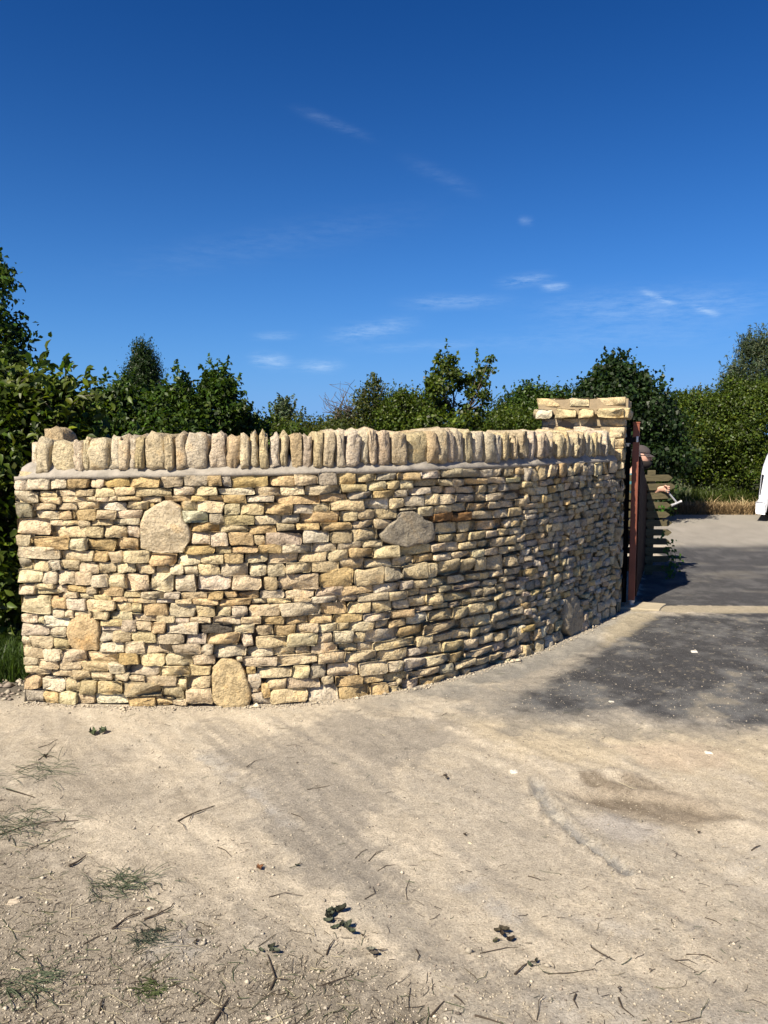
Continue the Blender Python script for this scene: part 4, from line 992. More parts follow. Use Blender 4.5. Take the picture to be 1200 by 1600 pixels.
# elder and bramble by the wall end: large drooping leaves
br = plant('bramble_bush', 'bramble bush with large drooping leaves beside the left end of the wall', 'bush',
      [(40,735,6.3,100,125,.7), (-60,710,6.2,110,140,.8), (92,665,6.3,52,56,.5), (70,610,6.2,40,34,.3), (112,622,6.2,26,28,.25), (5,625,6.1,50,45,.4), (-10,870,5.75,52,150,.35), (-90,860,5.8,90,170,.6), (20,960,5.6,22,90,.18)], 9500, .085, MID, dy=22, r0=.03, clumpr=.12, per=14, kind='big', asp=.55, up=.7, yellow=.30, zmin=.02, sprigs=4)
mb = MB(); lp, ln, lt = [], [], []
for k in range(46):                                     # arching shoots with leaves hanging in pairs
    x0 = random.uniform(-60, 140); c = at(x0, random.uniform(600, 680), random.uniform(5.9, 6.4)) - br.location
    L_ = random.uniform(.2, .5); a = random.uniform(-1.2, 1.2); pts = [c + Vector((math.sin(a)*L_*t*.8, random.uniform(-.02, .02), L_*(t*.9-.55*t*t))) for t in (0, .3, .6, .85, 1)]
    mb.tube(pts, [.004, .0035, .003, .002, .0012], 4)
    for t in np.linspace(.2, 1, 7):
        i = min(int(t*4), 3); p = pts[i].lerp(pts[i+1], t*4-i)
        for s_ in (-1, 1): lp.append(np.array(p)+[s_*.035, random.uniform(-.03, .03), -.01]); ln.append([s_*.35, -.5, .8]); lt.append(np.array(MID)*random.uniform(.8, 1.7)*np.array([1.15, 1, 1]))
V_, F_, C_ = leaves(np.array(lp), np.array(ln)+rl.normal(0, .25, (len(ln), 3)), .095, .42, np.array(lt), kind='big')
tag(link('shoot_leaves', np_mesh('shoot_leaves', V_, F_, C_), br, M['leaf']), kind='stuff'); tag(mb.build('arching_shoots', M['bark'], br), kind='stuff')
# hedge behind the left half of the wall, plant by plant
plant('hedge_bush', 'low dense hedge bush between the brambles and the pointed conifer', 'bush',
      [(185,668,8.6,56,56,.7), (166,620,8.6,22,20,.3), (150,690,8.6,60,60,.7), (190,605,8.6,16,14,.2)], 11000, .06, GREEN, dy=16, r0=.04, clumpr=.075, per=20)
plant('conifer', 'small pointed dark conifer rising above the hedge', 'tree',
      [(222,640,9.6,36,55,.4), (222,605,9.6,30,30,.25), (223,584,9.6,26,24,.22), (223,566,9.6,19,18,.16), (222,552,9.6,11,14,.10)], 30000, .035, DARK, r0=.05, clumpr=.045, per=26, asp=.35, yellow=.1, shell=.2, lumpy=False)
plant('hedge_bush', 'wide leafy hedge bush right of the pointed conifer', 'bush',
      [(275,672,8.8,60,52,.7), (262,622,8.8,24,20,.3), (300,625,8.8,20,18,.25), (245,650,8.8,40,48,.5), (285,598,8.8,14,12,.15)], 15000, .058, GREEN, dy=18, r0=.04, clumpr=.07, per=20)
plant('maple_sapling', 'bushy maple with upright clustered tops behind the wall, left of the sky gap', 'tree',
      [(330,668,9.0,34,42,.4), (345,618,9.0,17,20,.2), (352,597,9.0,13,11,.15), (328,600,9.0,11,11,.13), (365,635,9.0,16,22,.2), (310,640,9,26,40,.3)], 8000, .065, GREEN, dy=12, r0=.03, clumpr=.06, per=18, yellow=.15)
plant('hedge_bush', 'low hedge bush sloping down where the hedge meets the sky gap', 'bush',
      [(400,685,9.4,45,33,.5), (375,668,9.4,30,26,.4), (440,695,9.6,45,30,.5)], 8000, .05, MID, r0=.03, clumpr=.06, per=20)
plant('distant_sapling', 'thin pale sapling standing far off in the sky gap', 'tree',
      [(442,645,20,9,10,.2), (437,655,20,13,9,.25), (450,650,20,8,8,.2), (442,672,20,14,12,.3)], 900, .09, GREY, r0=.03, clumpr=.11, per=9, shell=.2)
plant('far_hedge', 'low far hedge seen in the gap just above the coping stones', 'hedge',
      [(420,690,16,40,30,.8), (470,688,16,50,32,.8), (520,685,15,50,34,.8), (395,690,16,40,28,.8)], 12000, .06, OLIVE, r0=.04, clumpr=.10, per=20)
# thorny shrub with bare twigs
th = plant('thorn_shrub', 'twiggy thorn shrub with bare shoots against the sky', 'bush',
      [(545,672,12,42,34,.6), (572,640,12,24,30,.4), (585,615,12,14,16,.25), (530,690,12,50,30,.6)], 7500, .045, OLIVE, r0=.03, clumpr=.075, per=16, shell=.25)
mb = MB()
for k in range(38):
    p0 = at(random.uniform(515, 600), random.uniform(650, 680), 12)-th.location; p1 = at(random.uniform(502, 600), random.uniform(598, 645), 12)-th.location; p1.y += random.uniform(-.4, .4)
    pts = limb(mb, p0, p1, .009, .003, .07, 5, 4)
    for q in range(3): t = pts[random.randint(2, 5)]; limb(mb, t, t+Vector((random.gauss(0, .09), random.gauss(0, .05), abs(random.gauss(.08, .06)))), .004, .002, .1, 2, 3)
mb.build('bare_twigs', M['bark'], th)
plant('hawthorn_bush', 'round green hawthorn bush left of the spindly young tree', 'bush',
      [(640,670,12,58,46,.8), (625,625,12,26,22,.35), (660,635,12,30,26,.35), (600,660,12,30,36,.5), (605,640,12,16,14,.2)], 20000, .045, MID, dy=8, r0=.05, clumpr=.085, per=20)
# spindly young tree with clumps at the branch ends
sb = [(695,575,9,11), (684,590,9,12), (708,585,13,14), (693,605,16,12), (675,612,12,16), (730,595,10,12), (745,588,9,10), (757,580,7,8), (765,562,6,6), (752,600,9,8), (770,577,4,4), (735,615,9,9), (703,560,8,8), (687,565,8,8), (716,605,8,11), (672,595,7,9),
      (748,640,7,9), (755,618,6,8), (727,640,11,9), (690,640,20,18), (740,655,16,12), (720,665,30,24), (680,660,26,22), (757,630,5,5)]
y_t = 11.0
yt = empty('young_tree', tuple(at(712, 700, y_t).xy)+(0,), label='spindly young tree with loose leafy branches standing above the middle of the wall', cat='tree')
bl = []
for px, py, hw, hh in sb: c = at(px, py, y_t+random.uniform(-.15, .15)); k = y_t/FPX; bl.append((tuple(c), (hw*k, hw*k, hh*k)))
crown('crown', yt, bl, 5200, .055, MID, clumpr=.035, per=8, shell=.2, yellow=.35, asp=.75, lumpy=False, sprigs=1)
mb = MB(); b0 = at(716, 700, y_t); b0.z = -.05; fk = at(716, 668, y_t); fl_ = at(708, 640, y_t); fr_ = at(732, 640, y_t); lo = yt.location
limb(mb, b0-lo, fk-lo, .035, .022, .03); limb(mb, fk-lo, fl_-lo, .018, .013, .05); limb(mb, fk-lo, fr_-lo, .018, .013, .05)
for b_ in bl:
    c = Vector(b_[0]); s_ = fl_ if c.x < fl_.lerp(fr_, .5).x else fr_
    limb(mb, s_-lo, c-lo, .010, .003, .12, 5, 5)
mb.build('trunk', M['bark'], yt, smooth=True)
plant('hedge_bush', 'smooth topped hedge bush between the young tree and the pillar', 'bush',
      [(770,675,12.5,60,36,.8), (730,690,12.5,50,28,.7), (815,665,12.5,42,38,.7), (790,648,12.6,25,16,.4)], 17000, .045, MID, dy=8, r0=.04, clumpr=.085, per=20)
plant('dark_tree', 'dark rounded tree low behind the pillar on its left side', 'tree',
      [(830,628,17,40,26,.9), (815,645,17,42,28,.9), (865,632,17,36,30,.9), (850,660,17,60,40,1), (790,660,17,30,28,.8), (822,612,17,16,12,.3)], 17000, .075, GREEN, dy=8, r0=.08, clumpr=.13, per=20)
plant('sycamore_tree', 'tall dark sycamore standing behind the pillar and gate', 'tree',
      [(962,605,15.5,52,44,1.0), (965,574,15.5,30,20,.6), (935,600,15.5,30,26,.6), (1005,630,15.5,38,40,.8), (1020,650,15.5,34,44,.8), (970,660,15.5,60,60,1), (1025,700,15.5,38,52,.8), (1005,760,15.5,42,45,.8), (992,582,15.5,20,14,.4), (1040,665,15.5,16,26,.4), (915,618,15.5,22,20,.5), (962,562,15.5,14,9,.3)],
      34000, .085, DARK, dy=22, r0=.12, clumpr=.13, per=22, yellow=.10, asp=.8)
# hedgerow on the right, beyond the road
hb = [(1075,700,18.0,42,62,1.0), (1070,640,18.4,30,22,.6), (1110,650,18.2,40,34,.9), (1105,720,18.0,44,62,1.0)]
plant('hedge_bush', 'sunlit hedge bush beyond the road, just right of the picket panel', 'bush', hb, 26000, .065, MID, r0=.07, clumpr=.12, per=20, zmin=.05)
plant('hedge_bush', 'tall hedge bush beyond the road, under the willow', 'bush',
      [(1150,690,18.0,44,70,1.0), (1150,630,18.2,34,30,.7), (1190,640,18.2,44,40,.9), (1165,740,17.9,50,48,.9), (1195,620,18.2,25,20,.6)], 30000, .065, MID, r0=.07, clumpr=.12, per=20, zmin=.05)
plant('hedge_bush', 'hedge bush behind the white van at the right edge', 'bush',
      [(1235,690,18.0,56,82,1.0), (1290,680,18,60,90,1.0), (1350,690,18,60,80,1)], 22000, .07, MID, r0=.07, clumpr=.12, per=18, zmin=.05)
plant('willow_tree', 'pale grey-green willow rising above the hedge at the right edge', 'tree',
      [(1185,560,21,30,38,.7), (1165,590,21,30,30,.6), (1145,590,21,14,18,.35), (1200,540,21,24,28,.6), (1225,590,21,50,50,1), (1172,530,21,9,12,.25), (1155,565,21,14,14,.3), (1190,522,21,8,12,.25), (1138,580,21,7,9,.2)], 13000, .11, GREY, dy=16, r0=.10, clumpr=.12, per=14, asp=.22, shell=.2, yellow=.15)
plant('distant_tree', 'hazy distant tree in the dip left of the willow', 'tree',
      [(1075,630,34,14,9,.6), (1098,628,34,14,12,.6), (1090,645,34,40,16,1)], 3500, .12, OLIVE, r0=.08, clumpr=.2, per=18)
# far mass of hedgerow closing the horizon
bl = []
for px in range(-900, 3200, 55): c = at(px, 700+random.uniform(-6, 4), 55); bl.append(((c.x, c.y+random.uniform(-2, 2), .9), (1.9, 1.5, 1.0+random.uniform(0, .35))))
fh = empty('tmp', (0, 0, 0)); fo = crown('far_hedgerow', fh, bl, 42000, .22, OLIVE, clumpr=.3, per=20, lumpy=False); fo.parent = None; bpy.data.objects.remove(fh); tag(fo, kind='stuff')
# verge: dried cut grass in front of the hedge
def blades(name, n, xy, hgt, wid, base, lean=.5, r=rl, vary=.3, zoff=0):
    x, y = xy(n); z = gheight(x, y)+zoff; h = hgt*r.uniform(.4, 1.3, n); a = r.random(n)*6.283; le = lean*r.random(n)*h*1.6
    P = np.stack([x, y, z], 1); d = np.stack([np.cos(a), np.sin(a), 0*a], 1); s_ = np.stack([-np.sin(a), np.cos(a), 0*a], 1)*wid
    V = np.stack([P-s_, P+s_, P+s_*.7+d*le[:, None]*.4+np.array([0, 0, 1])*h[:, None]*.6, P-s_*.7+d*le[:, None]*.4+np.array([0, 0, 1])*h[:, None]*.6, P+d*le[:, None]+np.array([0, 0, 1])*(h*.9)[:, None]], 1)
    k = np.arange(n)[:, None]*5; F = [k+np.array([[0, 1, 2, 3]]), k+np.array([[3, 2, 4]])]
    t = np.array(base)*(1+r.normal(0, vary, n))[:, None]; t = np.repeat(np.clip(t, .005, .6), 5, 0)
    o = link(name, np_mesh(name, V.reshape(-1, 3), F, t), None, M['leaf' if base[1] > base[0] else 'litter']); return tag(o, kind='stuff')
blades('dry_grass', 26000, lambda n: (rl.uniform(3.0, 14, n), 16.35+np.abs(rl.normal(0, .55, n))), .24, .006, (.22, .155, .08), .9)
blades('dead_stalks', 1500, lambda n: (rl.uniform(3.0, 14, n), 16.5+np.abs(rl.normal(0, .4, n))), .36, .007, (.42, .32, .18), .9)
blades('verge_grass', 9000, lambda n: (rl.uniform(4.0, 14, n), 17.1+np.abs(rl.normal(0, .3, n))), .5, .009, (.07, .10, .02), .6)
blades('rough_grass', 9000, lambda n: (rl.uniform(-4.5, -2.28, n), 4.95+np.abs(rl.normal(0, .5, n))), .22, .0045, (.05, .085, .018), .8)
# weeds growing through the picket panel and by the gate
wd = empty('weed', (at(1040, 870, 8.85).x, 8.85, 0), label='green weed growing up in front of the picket panel', cat='weed')
mb = MB(); lp, ln, lt = [], [], []
for k in range(5):
    px = random.uniform(1036, 1060); p0 = Vector((at(px, 890, 8.85).x-wd.location.x, random.uniform(-.12, .1), 0)); hh = random.choice([.15, .25, .4])
    p1 = p0+Vector((random.gauss(0, .06), random.gauss(0, .04), hh)); pts = limb(mb, p0, p1, .004, .0015, .08, 5, 4)
    for t in pts[1:]:
        for q in range(3): lp.append(np.array(t)+rl.normal(0, .025, 3)); ln.append([rl.normal(0, .4), -.7, .6]); lt.append(np.array((.045, .10, .012))*random.uniform(.7, 1.4))
for px, py, s_ in ((1038, 855, 0), (1042, 858, 0), (1036, 835, 0), (1033, 792, 0), (1036, 797, 0), (1040, 862, 0), (1030, 838, 0)):
    for q in range(3): c = at(px, py, 8.85)-wd.location; lp.append(np.array(c)+rl.normal(0, .02, 3)); ln.append([.1, -1, .4]); lt.append(np.array((.05, .12, .012)))
V_, F_, C_ = leaves(np.array(lp), np.array(ln), .042, .7, np.array(lt), kind='big'); link('leaves', np_mesh('leaves', V_, F_, C_), wd, M['leaf']); mb.build('stem', M['leaf'], wd, tone=(.05, .09, .02))
# ------------------------------------------------------------------ white van, mostly beyond the right edge
VY = 15.0; vx = at(1184.5, 790, VY).x
VR = R(-29); vq = Vector((2.3*math.cos(VR)-.94*math.sin(VR), 2.3*math.sin(VR)+.94*math.cos(VR)))
van = empty('parked_van', (vx+vq.x, VY+vq.y, 0), VR, label='white van parked at the right edge in front of the hedge', cat='van')
def vprof():
    # side outline from the rear bumper round the roof to the front, x from 0 (rear) to 4.7, z
    return [(.010, .20), (.005, .50), (.02, .70), (.030, .92), (.055, 1.10), (.11, 1.30), (.19, 1.46), (.32, 1.66), (.48, 1.81), (.70, 1.90), (1.2, 1.94), (2.2, 1.95), (2.9, 1.90), (3.25, 1.72), (3.62, 1.38), (3.80, 1.20), (4.25, 1.08), (4.58, .92), (4.68, .70), (4.68, .42), (4.55, .30)]
P_ = vprof(); wheels = [(.50, .33), (3.72, .33)]
low = [(4.10, .28)] + [(3.72+.39*math.cos(a), .31+.39*math.sin(a)) for a in np.linspace(0, math.pi, 9)] + [(3.3, .24), (.93, .24)] + [(.50+.37*math.cos(a), .31+.38*math.sin(a)) for a in np.linspace(0, math.pi, 9)] + [(.11, .18)]
full = P_+low; X0v = -2.3
mb = MB(); rings = []
for y, sc, zt_ in ((-.90, 0.985, .0), (-.935, 1.0, 1), (-.945, 1.0, 1), (.945, 1.0, 1), (.935, 1.0, 1), (.90, .985, 0)):
    ring = []
    for x, z in full:
        tum = max(z-.95, 0)*.16; yy_ = math.copysign(abs(y)-tum, y); ring.append((X0v + 2.35+(x-2.35)*sc, yy_, .3+(z-.3)*(sc if z > .9 else 1)))
    rings.append(ring)
mb.loft(rings, cap=False)
me = bpy.data.meshes.new('body'); bm = bmesh.new(); vs = [[bm.verts.new(p) for p in r] for r in rings]; n = len(full)
for i in range(len(rings)-1):
    for k in range(n): bm.faces.new((vs[i][k], vs[i][(k+1) % n], vs[i+1][(k+1) % n], vs[i+1][k]))
for r in (vs[0], vs[-1]):
    f = bm.faces.new(r); bmesh.ops.triangulate(bm, faces=[f])
bmesh.ops.recalc_face_normals(bm, faces=bm.faces[:]); bm.to_mesh(me); bm.free(); body = link('body', me, van, M['whitepaint'])
for x, z in wheels:
    for s_ in (-1, 1):
        y = s_*.80; t = MB(); t.tube([(x+X0v, y-.10, z), (x+X0v, y-.09, z), (x+X0v, y+.09, z), (x+X0v, y+.10, z)], [.29, .33, .33, .29], 28); wh = t.build('wheel', M['rubber'], van)
        t = MB(); t.tube([(x+X0v, y+s_*.095, z), (x+X0v, y+s_*.112, z)], [.205, .19], 20); rim = t.build('rim', M['steel'], wh)
        t = MB(); t.tube([(x+X0v, y+s_*.11, z), (x+X0v, y+s_*.122, z)], [.07, .06], 12); t.build('hub_cap', M['trim'], wh)
t = MB(); t.loft([[(X0v+x, y, z) for x, z in ((-.030, .15), (-.045, .20), (-.045, .375), (.04, .39), (.12, .38), (.13, .14))] for y in (-.93, -.955, .955, .93)]); t.build('rear_bumper', M['whitepaint'], van)
t = MB(); t.box((X0v+4.63, 0, .45), (.16, 1.86, .30), bev=.03); t.build('front_bumper', M['trim'], van)
for s_ in (-1, 1):
    t = MB(); t.loft([[(X0v+x, y, z) for x, z in ((-.012, .52), (.03, .52), (.075, .92), (.035, .92))] for y in sorted((s_*.80, s_*.925))]); t.build('tail_light', M['black'], van)
    t = MB(); t.box((X0v+4.52, s_*.78, .82), (.20, .26, .16), bev=.03); t.build('headlight', M['glass'], van)
    for xa, xb, z1 in ((2.35, 3.25, 1.62), (.75, 1.35, 1.62), (1.45, 2.25, 1.64)):
        yb = .945-.16*.10; yt_ = .945-.16*(z1-.95)
        t = MB(); t.loft([[(X0v+xa, s_*(yb+d), 1.06), (X0v+xb+.18*(xb > 3), s_*(yb+d), 1.06), (X0v+xb-.12*(xb > 3), s_*(yt_+d), z1), (X0v+xa, s_*(yt_+d), z1)] for d in (-.01, .006)]); t.build('side_window', M['glass'], van)
    t = MB(); t.box((X0v+2.33, s_*.948, .98), (.14, .02, .03), bev=.005); t.build('door_handle', M['trim'], van)
    t = MB(); t.box((X0v+3.3, s_*1.0, 1.12), (.10, .16, .18), bev=.03); t.build('wing_mirror', M['trim'], van)
t = MB(); t.loft([[(X0v+x+d, y, z) for y, z, x in ((-.62, 1.22, .10), (.62, 1.22, .10), (.55, 1.62, .26), (-.55, 1.62, .26))] for d in (-.012, .03)]); t.build('rear_window', M['glass'], van)
t = MB(); t.loft([[(X0v+x+d, y, z) for y, z, x in ((-.76, 1.24, 3.78), (.76, 1.24, 3.78), (.66, 1.74, 3.24), (-.66, 1.74, 3.24))] for d in (-.03, .03)]); t.build('windscreen', M['glass'], van)
t = MB(); t.box((X0v+.0, 0, .62), (.02, .5, .12), bev=.003); t.build('number_plate_panel', plain_mat('plate_yellow', (.55, .42, .03), .5), van)
# ------------------------------------------------------------------ the man behind the picket panel
PY = 9.38; hx = at(1001.5, 712, PY).x; hzc = at(1001.5, 712, PY).z
man = empty('person', (hx-.12, PY+.05, 0), label='bearded man in cap and glasses peering round the gate, gripping the picket panel', cat='person')
o_ = Vector(man.location)
hd = Vector((hx, PY, hzc)) - o_; neck = hd+Vector((-.045, .02, -.155)); chest = hd+Vector((-.12, .03, -.36)); pel = Vector((-.14, .05, .86))
hand = at(1041, 764, 9.0) - o_ + Vector((0, -.03, 0)); print('person', o_, hd, hand)
verts = [pel, pel.lerp(chest, .5), chest, neck, hd+Vector((-.01, 0, -.06)), hd+Vector((0, 0, .02)),           # 0-5
         chest+Vector((.03, -.17, .04)), Vector((chest.x+.10, chest.y-.24, chest.z-.22)), hand+Vector((-.09, .05, -.0)), hand+Vector((-.03, .03, 0)),   # 6-9 near arm
         chest+Vector((-.03, .18, .04)), Vector((chest.x+.05, chest.y+.26, chest.z-.24)), Vector((.16, -.12, hand.z-.02)), Vector((.22, -.22, hand.z-.03)),  # 10-13 far arm
         pel+Vector((0, -.09, -.06)), Vector((-.06, -.10, .46)), Vector((-.14, -.10, .08)), Vector((-.02, -.11, .04)),
         pel+Vector((0, .09, -.06)), Vector((-.02, .10, .46)), Vector((-.10, .11, .08)), Vector((.03, .12, .04))]
radii = [.145, .13, .15, .058, .070, .088, .062, .048, .034, .034, .062, .048, .036, .036, .095, .065, .045, .04, .095, .065, .045, .04]
edges = [(0, 1), (1, 2), (2, 3), (3, 4), (4, 5), (2, 6), (6, 7), (7, 8), (8, 9), (2, 10), (10, 11), (11, 12), (12, 13), (0, 14), (14, 15), (15, 16), (16, 17), (0, 18), (18, 19), (19, 20), (20, 21)]
# five fingers of the near hand, bent over the picket end towards the camera
for k in range(5):
    b0 = len(verts); z = .030-.020*k
    if k < 4:
        ln_ = (.9, 1, .95, .8)[k]; p = [hand+Vector((-.012, -.005, z)), hand+Vector((.012, -.035*ln_, z+.002)), hand+Vector((.004, -.058*ln_, z-.004)), hand+Vector((-.022*ln_, -.062*ln_, z-.008))]
    else: p = [hand+Vector((-.03, .0, .030)), hand+Vector((-.035, -.028, .045)), hand+Vector((-.030, -.05, .038)), hand+Vector((-.025, -.058, .03))]
    verts += p; radii += [.010, .0095, .0085, .0075]; edges += [(9, b0), (b0, b0+1), (b0+1, b0+2), (b0+2, b0+3)]
def skin(name, verts, edges, radii, root, mat, parent, sub=2):
    me = bpy.data.meshes.new(name); me.from_pydata([tuple(v) for v in verts], edges, []); o = bpy.data.objects.new(name, me); COL.objects.link(o)
    md = o.modifiers.new('skin', 'SKIN'); md.use_smooth_shade = True; sk = me.skin_vertices[0].data if me.skin_vertices else None
    if sk is None:
        bm = bmesh.new(); bm.from_mesh(me); bm.verts.layers.skin.verify(); bm.to_mesh(me); bm.free(); sk = me.skin_vertices[0].data
    for i, r_ in enumerate(radii): sk[i].radius = (r_, r_)
    sk[root].use_root = True
    ss = o.modifiers.new('sub', 'SUBSURF'); ss.levels = sub; ss.render_levels = sub
    dg = bpy.context.evaluated_depsgraph_get(); m2 = bpy.data.meshes.new_from_object(o.evaluated_get(dg)); bpy.data.objects.remove(o)
    m2.name = name; m2.materials.clear(); return m2
bm2 = skin('body', verts, edges, radii, 0, M['skin'], man)
bodyo = link('body', bm2, man, M['skin'])
# face relief: pull a nose, brow and cheeks out of the head (looks towards +x, a little to the camera)
face = Vector((.88, -.46, -.10)).normalized(); side = Vector((.46, .88, 0)).normalized()
def ell(name, c, r, mat, M3=None, n=(16, 10), cut=None):
    bm = bmesh.new(); bmesh.ops.create_uvsphere(bm, u_segments=n[0], v_segments=n[1], radius=1)
    if cut is not None: bmesh.ops.delete(bm, geom=[v for v in bm.verts if cut(v.co)], context='VERTS')
    F3 = Matrix((face, side, Vector((0, 0, 1)))).transposed()
    for v in bm.verts: v.co = F3 @ Vector((v.co.x*r[0], v.co.y*r[1], v.co.z*r[2])) + Vector(c)
    bmesh.ops.recalc_face_normals(bm, faces=bm.faces[:]); me = bpy.data.meshes.new(name); bm.to_mesh(me); bm.free()
    me.polygons.foreach_set('use_smooth', np.ones(len(me.polygons), dtype=bool)); return link(name, me, man, mat)
hc = hd + Vector((0, 0, .0))
ell('face', hc+face*.012+Vector((0, 0, -.012)), (.098, .078, .118), M['skin'], n=(24, 18))
ell('nose', hc+face*.112+Vector((0, 0, -.022)), (.022, .014, .026), M['skin'])
ell('ear', hc-side*.080+Vector((-.005, 0, -.012)), (.020, .010, .032), M['skin'])
ell('mouth', hc+face*.102+Vector((0, 0, -.062)), (.008, .022, .006), plain_mat('lips', (.30, .11, .09), .5))
ell('beard', hc+face*.024+Vector((0, 0, -.088)), (.104, .084, .072), M['beard'], n=(20, 14), cut=lambda c: c.z > .55)
ell('hair', hc-face*.02+Vector((0, 0, .0)), (.094, .084, .105), M['beard'], cut=lambda c: c.x > .25 or c.z < -.5)
cp = ell('cap', hc+Vector((0, 0, .045)), (.112, .090, .085), M['cap'], n=(24, 14), cut=lambda c: c.z < -.12)
t = MB(); top_, bot_ = [], []
for a in np.linspace(-1.15, 1.15, 11):
    p = hc + face*(.085*math.cos(a)+.0) + side*(.082*math.sin(a)) + Vector((0, 0, .040)); q_ = hc + face*(.085*math.cos(a)+.078*max(math.cos(a), 0)**.6) + side*(.078*math.sin(a)) + Vector((0, 0, .006-.010*math.sin(a)**2))
    top_.append((p, q_))
for i in range(10):
    (p, q_), (p2, q2_) = top_[i], top_[i+1]; d = Vector((0, 0, .005)); t.add([p, q_, q2_, p2, p-d, q_-d, q2_-d, p2-d], [(0, 1, 2, 3), (7, 6, 5, 4), (0, 4, 5, 1), (1, 5, 6, 2), (2, 6, 7, 3), (3, 7, 4, 0)])
pk = t.build('peak', M['cap'], cp); 
t = MB()
for s_ in (-1, 1):
    c = hc + face*.104 + side*s_*.033 + Vector((0, 0, .006)); t.tube([c+side*.026*math.cos(a)+Vector((0, 0, .018*math.sin(a))) for a in np.linspace(0, 2*math.pi, 13)], .0025, 5, cap=False)
    t.tube([hc+face*.10+side*s_*.060+Vector((0, 0, .012)), hc+side*s_*.086+Vector((0, 0, .010))], .003, 5)
t.build('glasses', M['black'], man)
# clothes over the body: shirt and trousers as slightly larger skins
sh = [pel+Vector((0, 0, .02)), pel.lerp(chest, .5), chest, neck+Vector((0, 0, -.05)), verts[6], verts[7], verts[7].lerp(verts[8], .15), verts[10], verts[11], verts[11].lerp(verts[12], .15)]
link('shirt', skin('shirt', sh, [(0, 1), (1, 2), (2, 3), (2, 4), (4, 5), (5, 6), (2, 7), (7, 8), (8, 9)], [.165, .15, .17, .072, .082, .066, .062, .082, .066, .062], 0, None, man), man, M['teal'])
tr = [pel, verts[14], verts[15], verts[16]+Vector((0, 0, .02)), verts[18], verts[19], verts[20]+Vector((0, 0, .02))]
link('trousers', skin('trousers', tr, [(0, 1), (1, 2), (2, 3), (0, 4), (4, 5), (5, 6)], [.16, .11, .085, .075, .11, .085, .075], 0, None, man), man, M['jeans'])
for a, b_ in ((16, 17), (20, 21)):
    t = MB(); p, q_ = verts[a], verts[b_]; t.loft([[(x, y, z) for x, y, z in ((p.x-.06+dx, p.y-w_, zz), (q_.x+.07+dx*.3, q_.y-w_, zz), (q_.x+.10, q_.y, zz), (q_.x+.07, q_.y+w_, zz), (p.x-.06, p.y+w_, zz))] for zz, w_, dx in ((0.0, .052, 0), (.03, .052, 0), (.075, .040, .01), (.11, .030, .02))]); t.build('boot', M['boots'], man)
# hammer held in the hand
h0 = hand+o_+Vector((-.02, -.02, -.01)); h1 = at(1058, 786, 8.93)
hm = empty('hammer', tuple(h0), label='silver hammer held out in the hand beside the picket panel', cat='hammer')
t = MB(); d = (h1-h0); t.tube([Vector((0, 0, 0)), d], [.011, .011], 8); t.build('handle', M['steel'], hm)
pd = Vector((.8, 0, .35)).normalized(); t = MB(); t.tube([d-pd*.075, d-pd*.03, d+pd*.03, d+pd*.055], [.018, .014, .013, .018], 8); t.build('head', M['steel'], hm)
# ------------------------------------------------------------------ what lies on the ground
rg = np.random.default_rng(77)
def pebbles(name, x, y, size, tone, sink=.25, kind='stuff', vary=.15):
    n = len(x); z = gheight(x, y); s = size*rg.lognormal(0, .35, n)
    base = np.array([[1, 0, 0], [.3, .9, 0], [-.8, .55, 0], [-.75, -.6, 0], [.35, -.95, 0], [.05, .0, .8], [0, 0, -.5]])
    V = base[None]*(1+rg.normal(0, .22, (n, 7, 3))); a = rg.random(n)*6.28; c, q = np.cos(a), np.sin(a)
    el = rg.uniform(.55, 1, n); V[:, :, 1] *= el[:, None]; V[:, :, 2] *= rg.uniform(.5, 1.0, n)[:, None]
    X = V[:, :, 0]*c[:, None]-V[:, :, 1]*q[:, None]; Y = V[:, :, 0]*q[:, None]+V[:, :, 1]*c[:, None]
    V = np.stack([X, Y, V[:, :, 2]], -1)*s[:, None, None] + np.stack([x, y, z+s*sink], 1)[:, None]
    T = np.array([[0, 1, 5], [1, 2, 5], [2, 3, 5], [3, 4, 5], [4, 0, 5], [1, 0, 6], [2, 1, 6], [3, 2, 6], [4, 3, 6], [0, 4, 6]])
    F = (np.arange(n)[:, None, None]*7+T[None]).reshape(-1, 3); t = np.asarray(tone)
    if t.ndim == 1: t = np.tile(t, (n, 1))
    t = t*(1+rg.normal(0, vary, n))[:, None]
    o = link(name, np_mesh(name, V.reshape(-1, 3), F, np.repeat(np.clip(t, .01, .6), 7, 0)), None, M['pebble']); return tag(o, kind=kind)
def scatter(n, dens):
    X, Y = [], []; m = 0
    while m < n:
        k = n*3; px = rg.uniform(-150, 1400, k); py = 687 + (1760-687)*rg.random(k)**.75
        ok = py > 800; px, py = px[ok], py[ok]; d = np.stack([(px-600)/FPX, np.full(len(px), 1.0), (686.6-py)/FPX], 1); t = EYE/-d[:, 2]; x, y = d[:, 0]*t, t
        keep = (rg.random(len(x)) < dens(x, y)) & (y < 7.4) & (y > 1.8)
        wd_ = dist_poly(x, y, WB_); keep &= (y < np.interp(x, WB_[:, 0], WB_[:, 1])-.01)
        X.append(x[keep]); Y.append(y[keep]); m += keep.sum()
    return np.concatenate(X)[:n], np.concatenate(Y)[:n]
WB_ = WC
def samp(F_, x, y):
    i = np.clip(np.searchsorted(GX, x)-1, 0, nx-1); j = np.clip(np.searchsorted(GY, y)-1, 0, ny-1); return F_[i, j]
soilm = soft([(-400,1420),(-200,1220),(60,1290),(260,1430),(420,1480),(560,1540),(720,1620),(700,1700),(500,2200),(-600,2200)], .3, .4)
den = lambda x, y: .16 + .75*samp(soilm, x, y) + .35*sstep(.50, .62, samp(nB, x, y))
pal = np.array([(.40, .35, .27), (.32, .28, .21), (.24, .20, .16), (.37, .33, .265), (.13, .11, .09)])
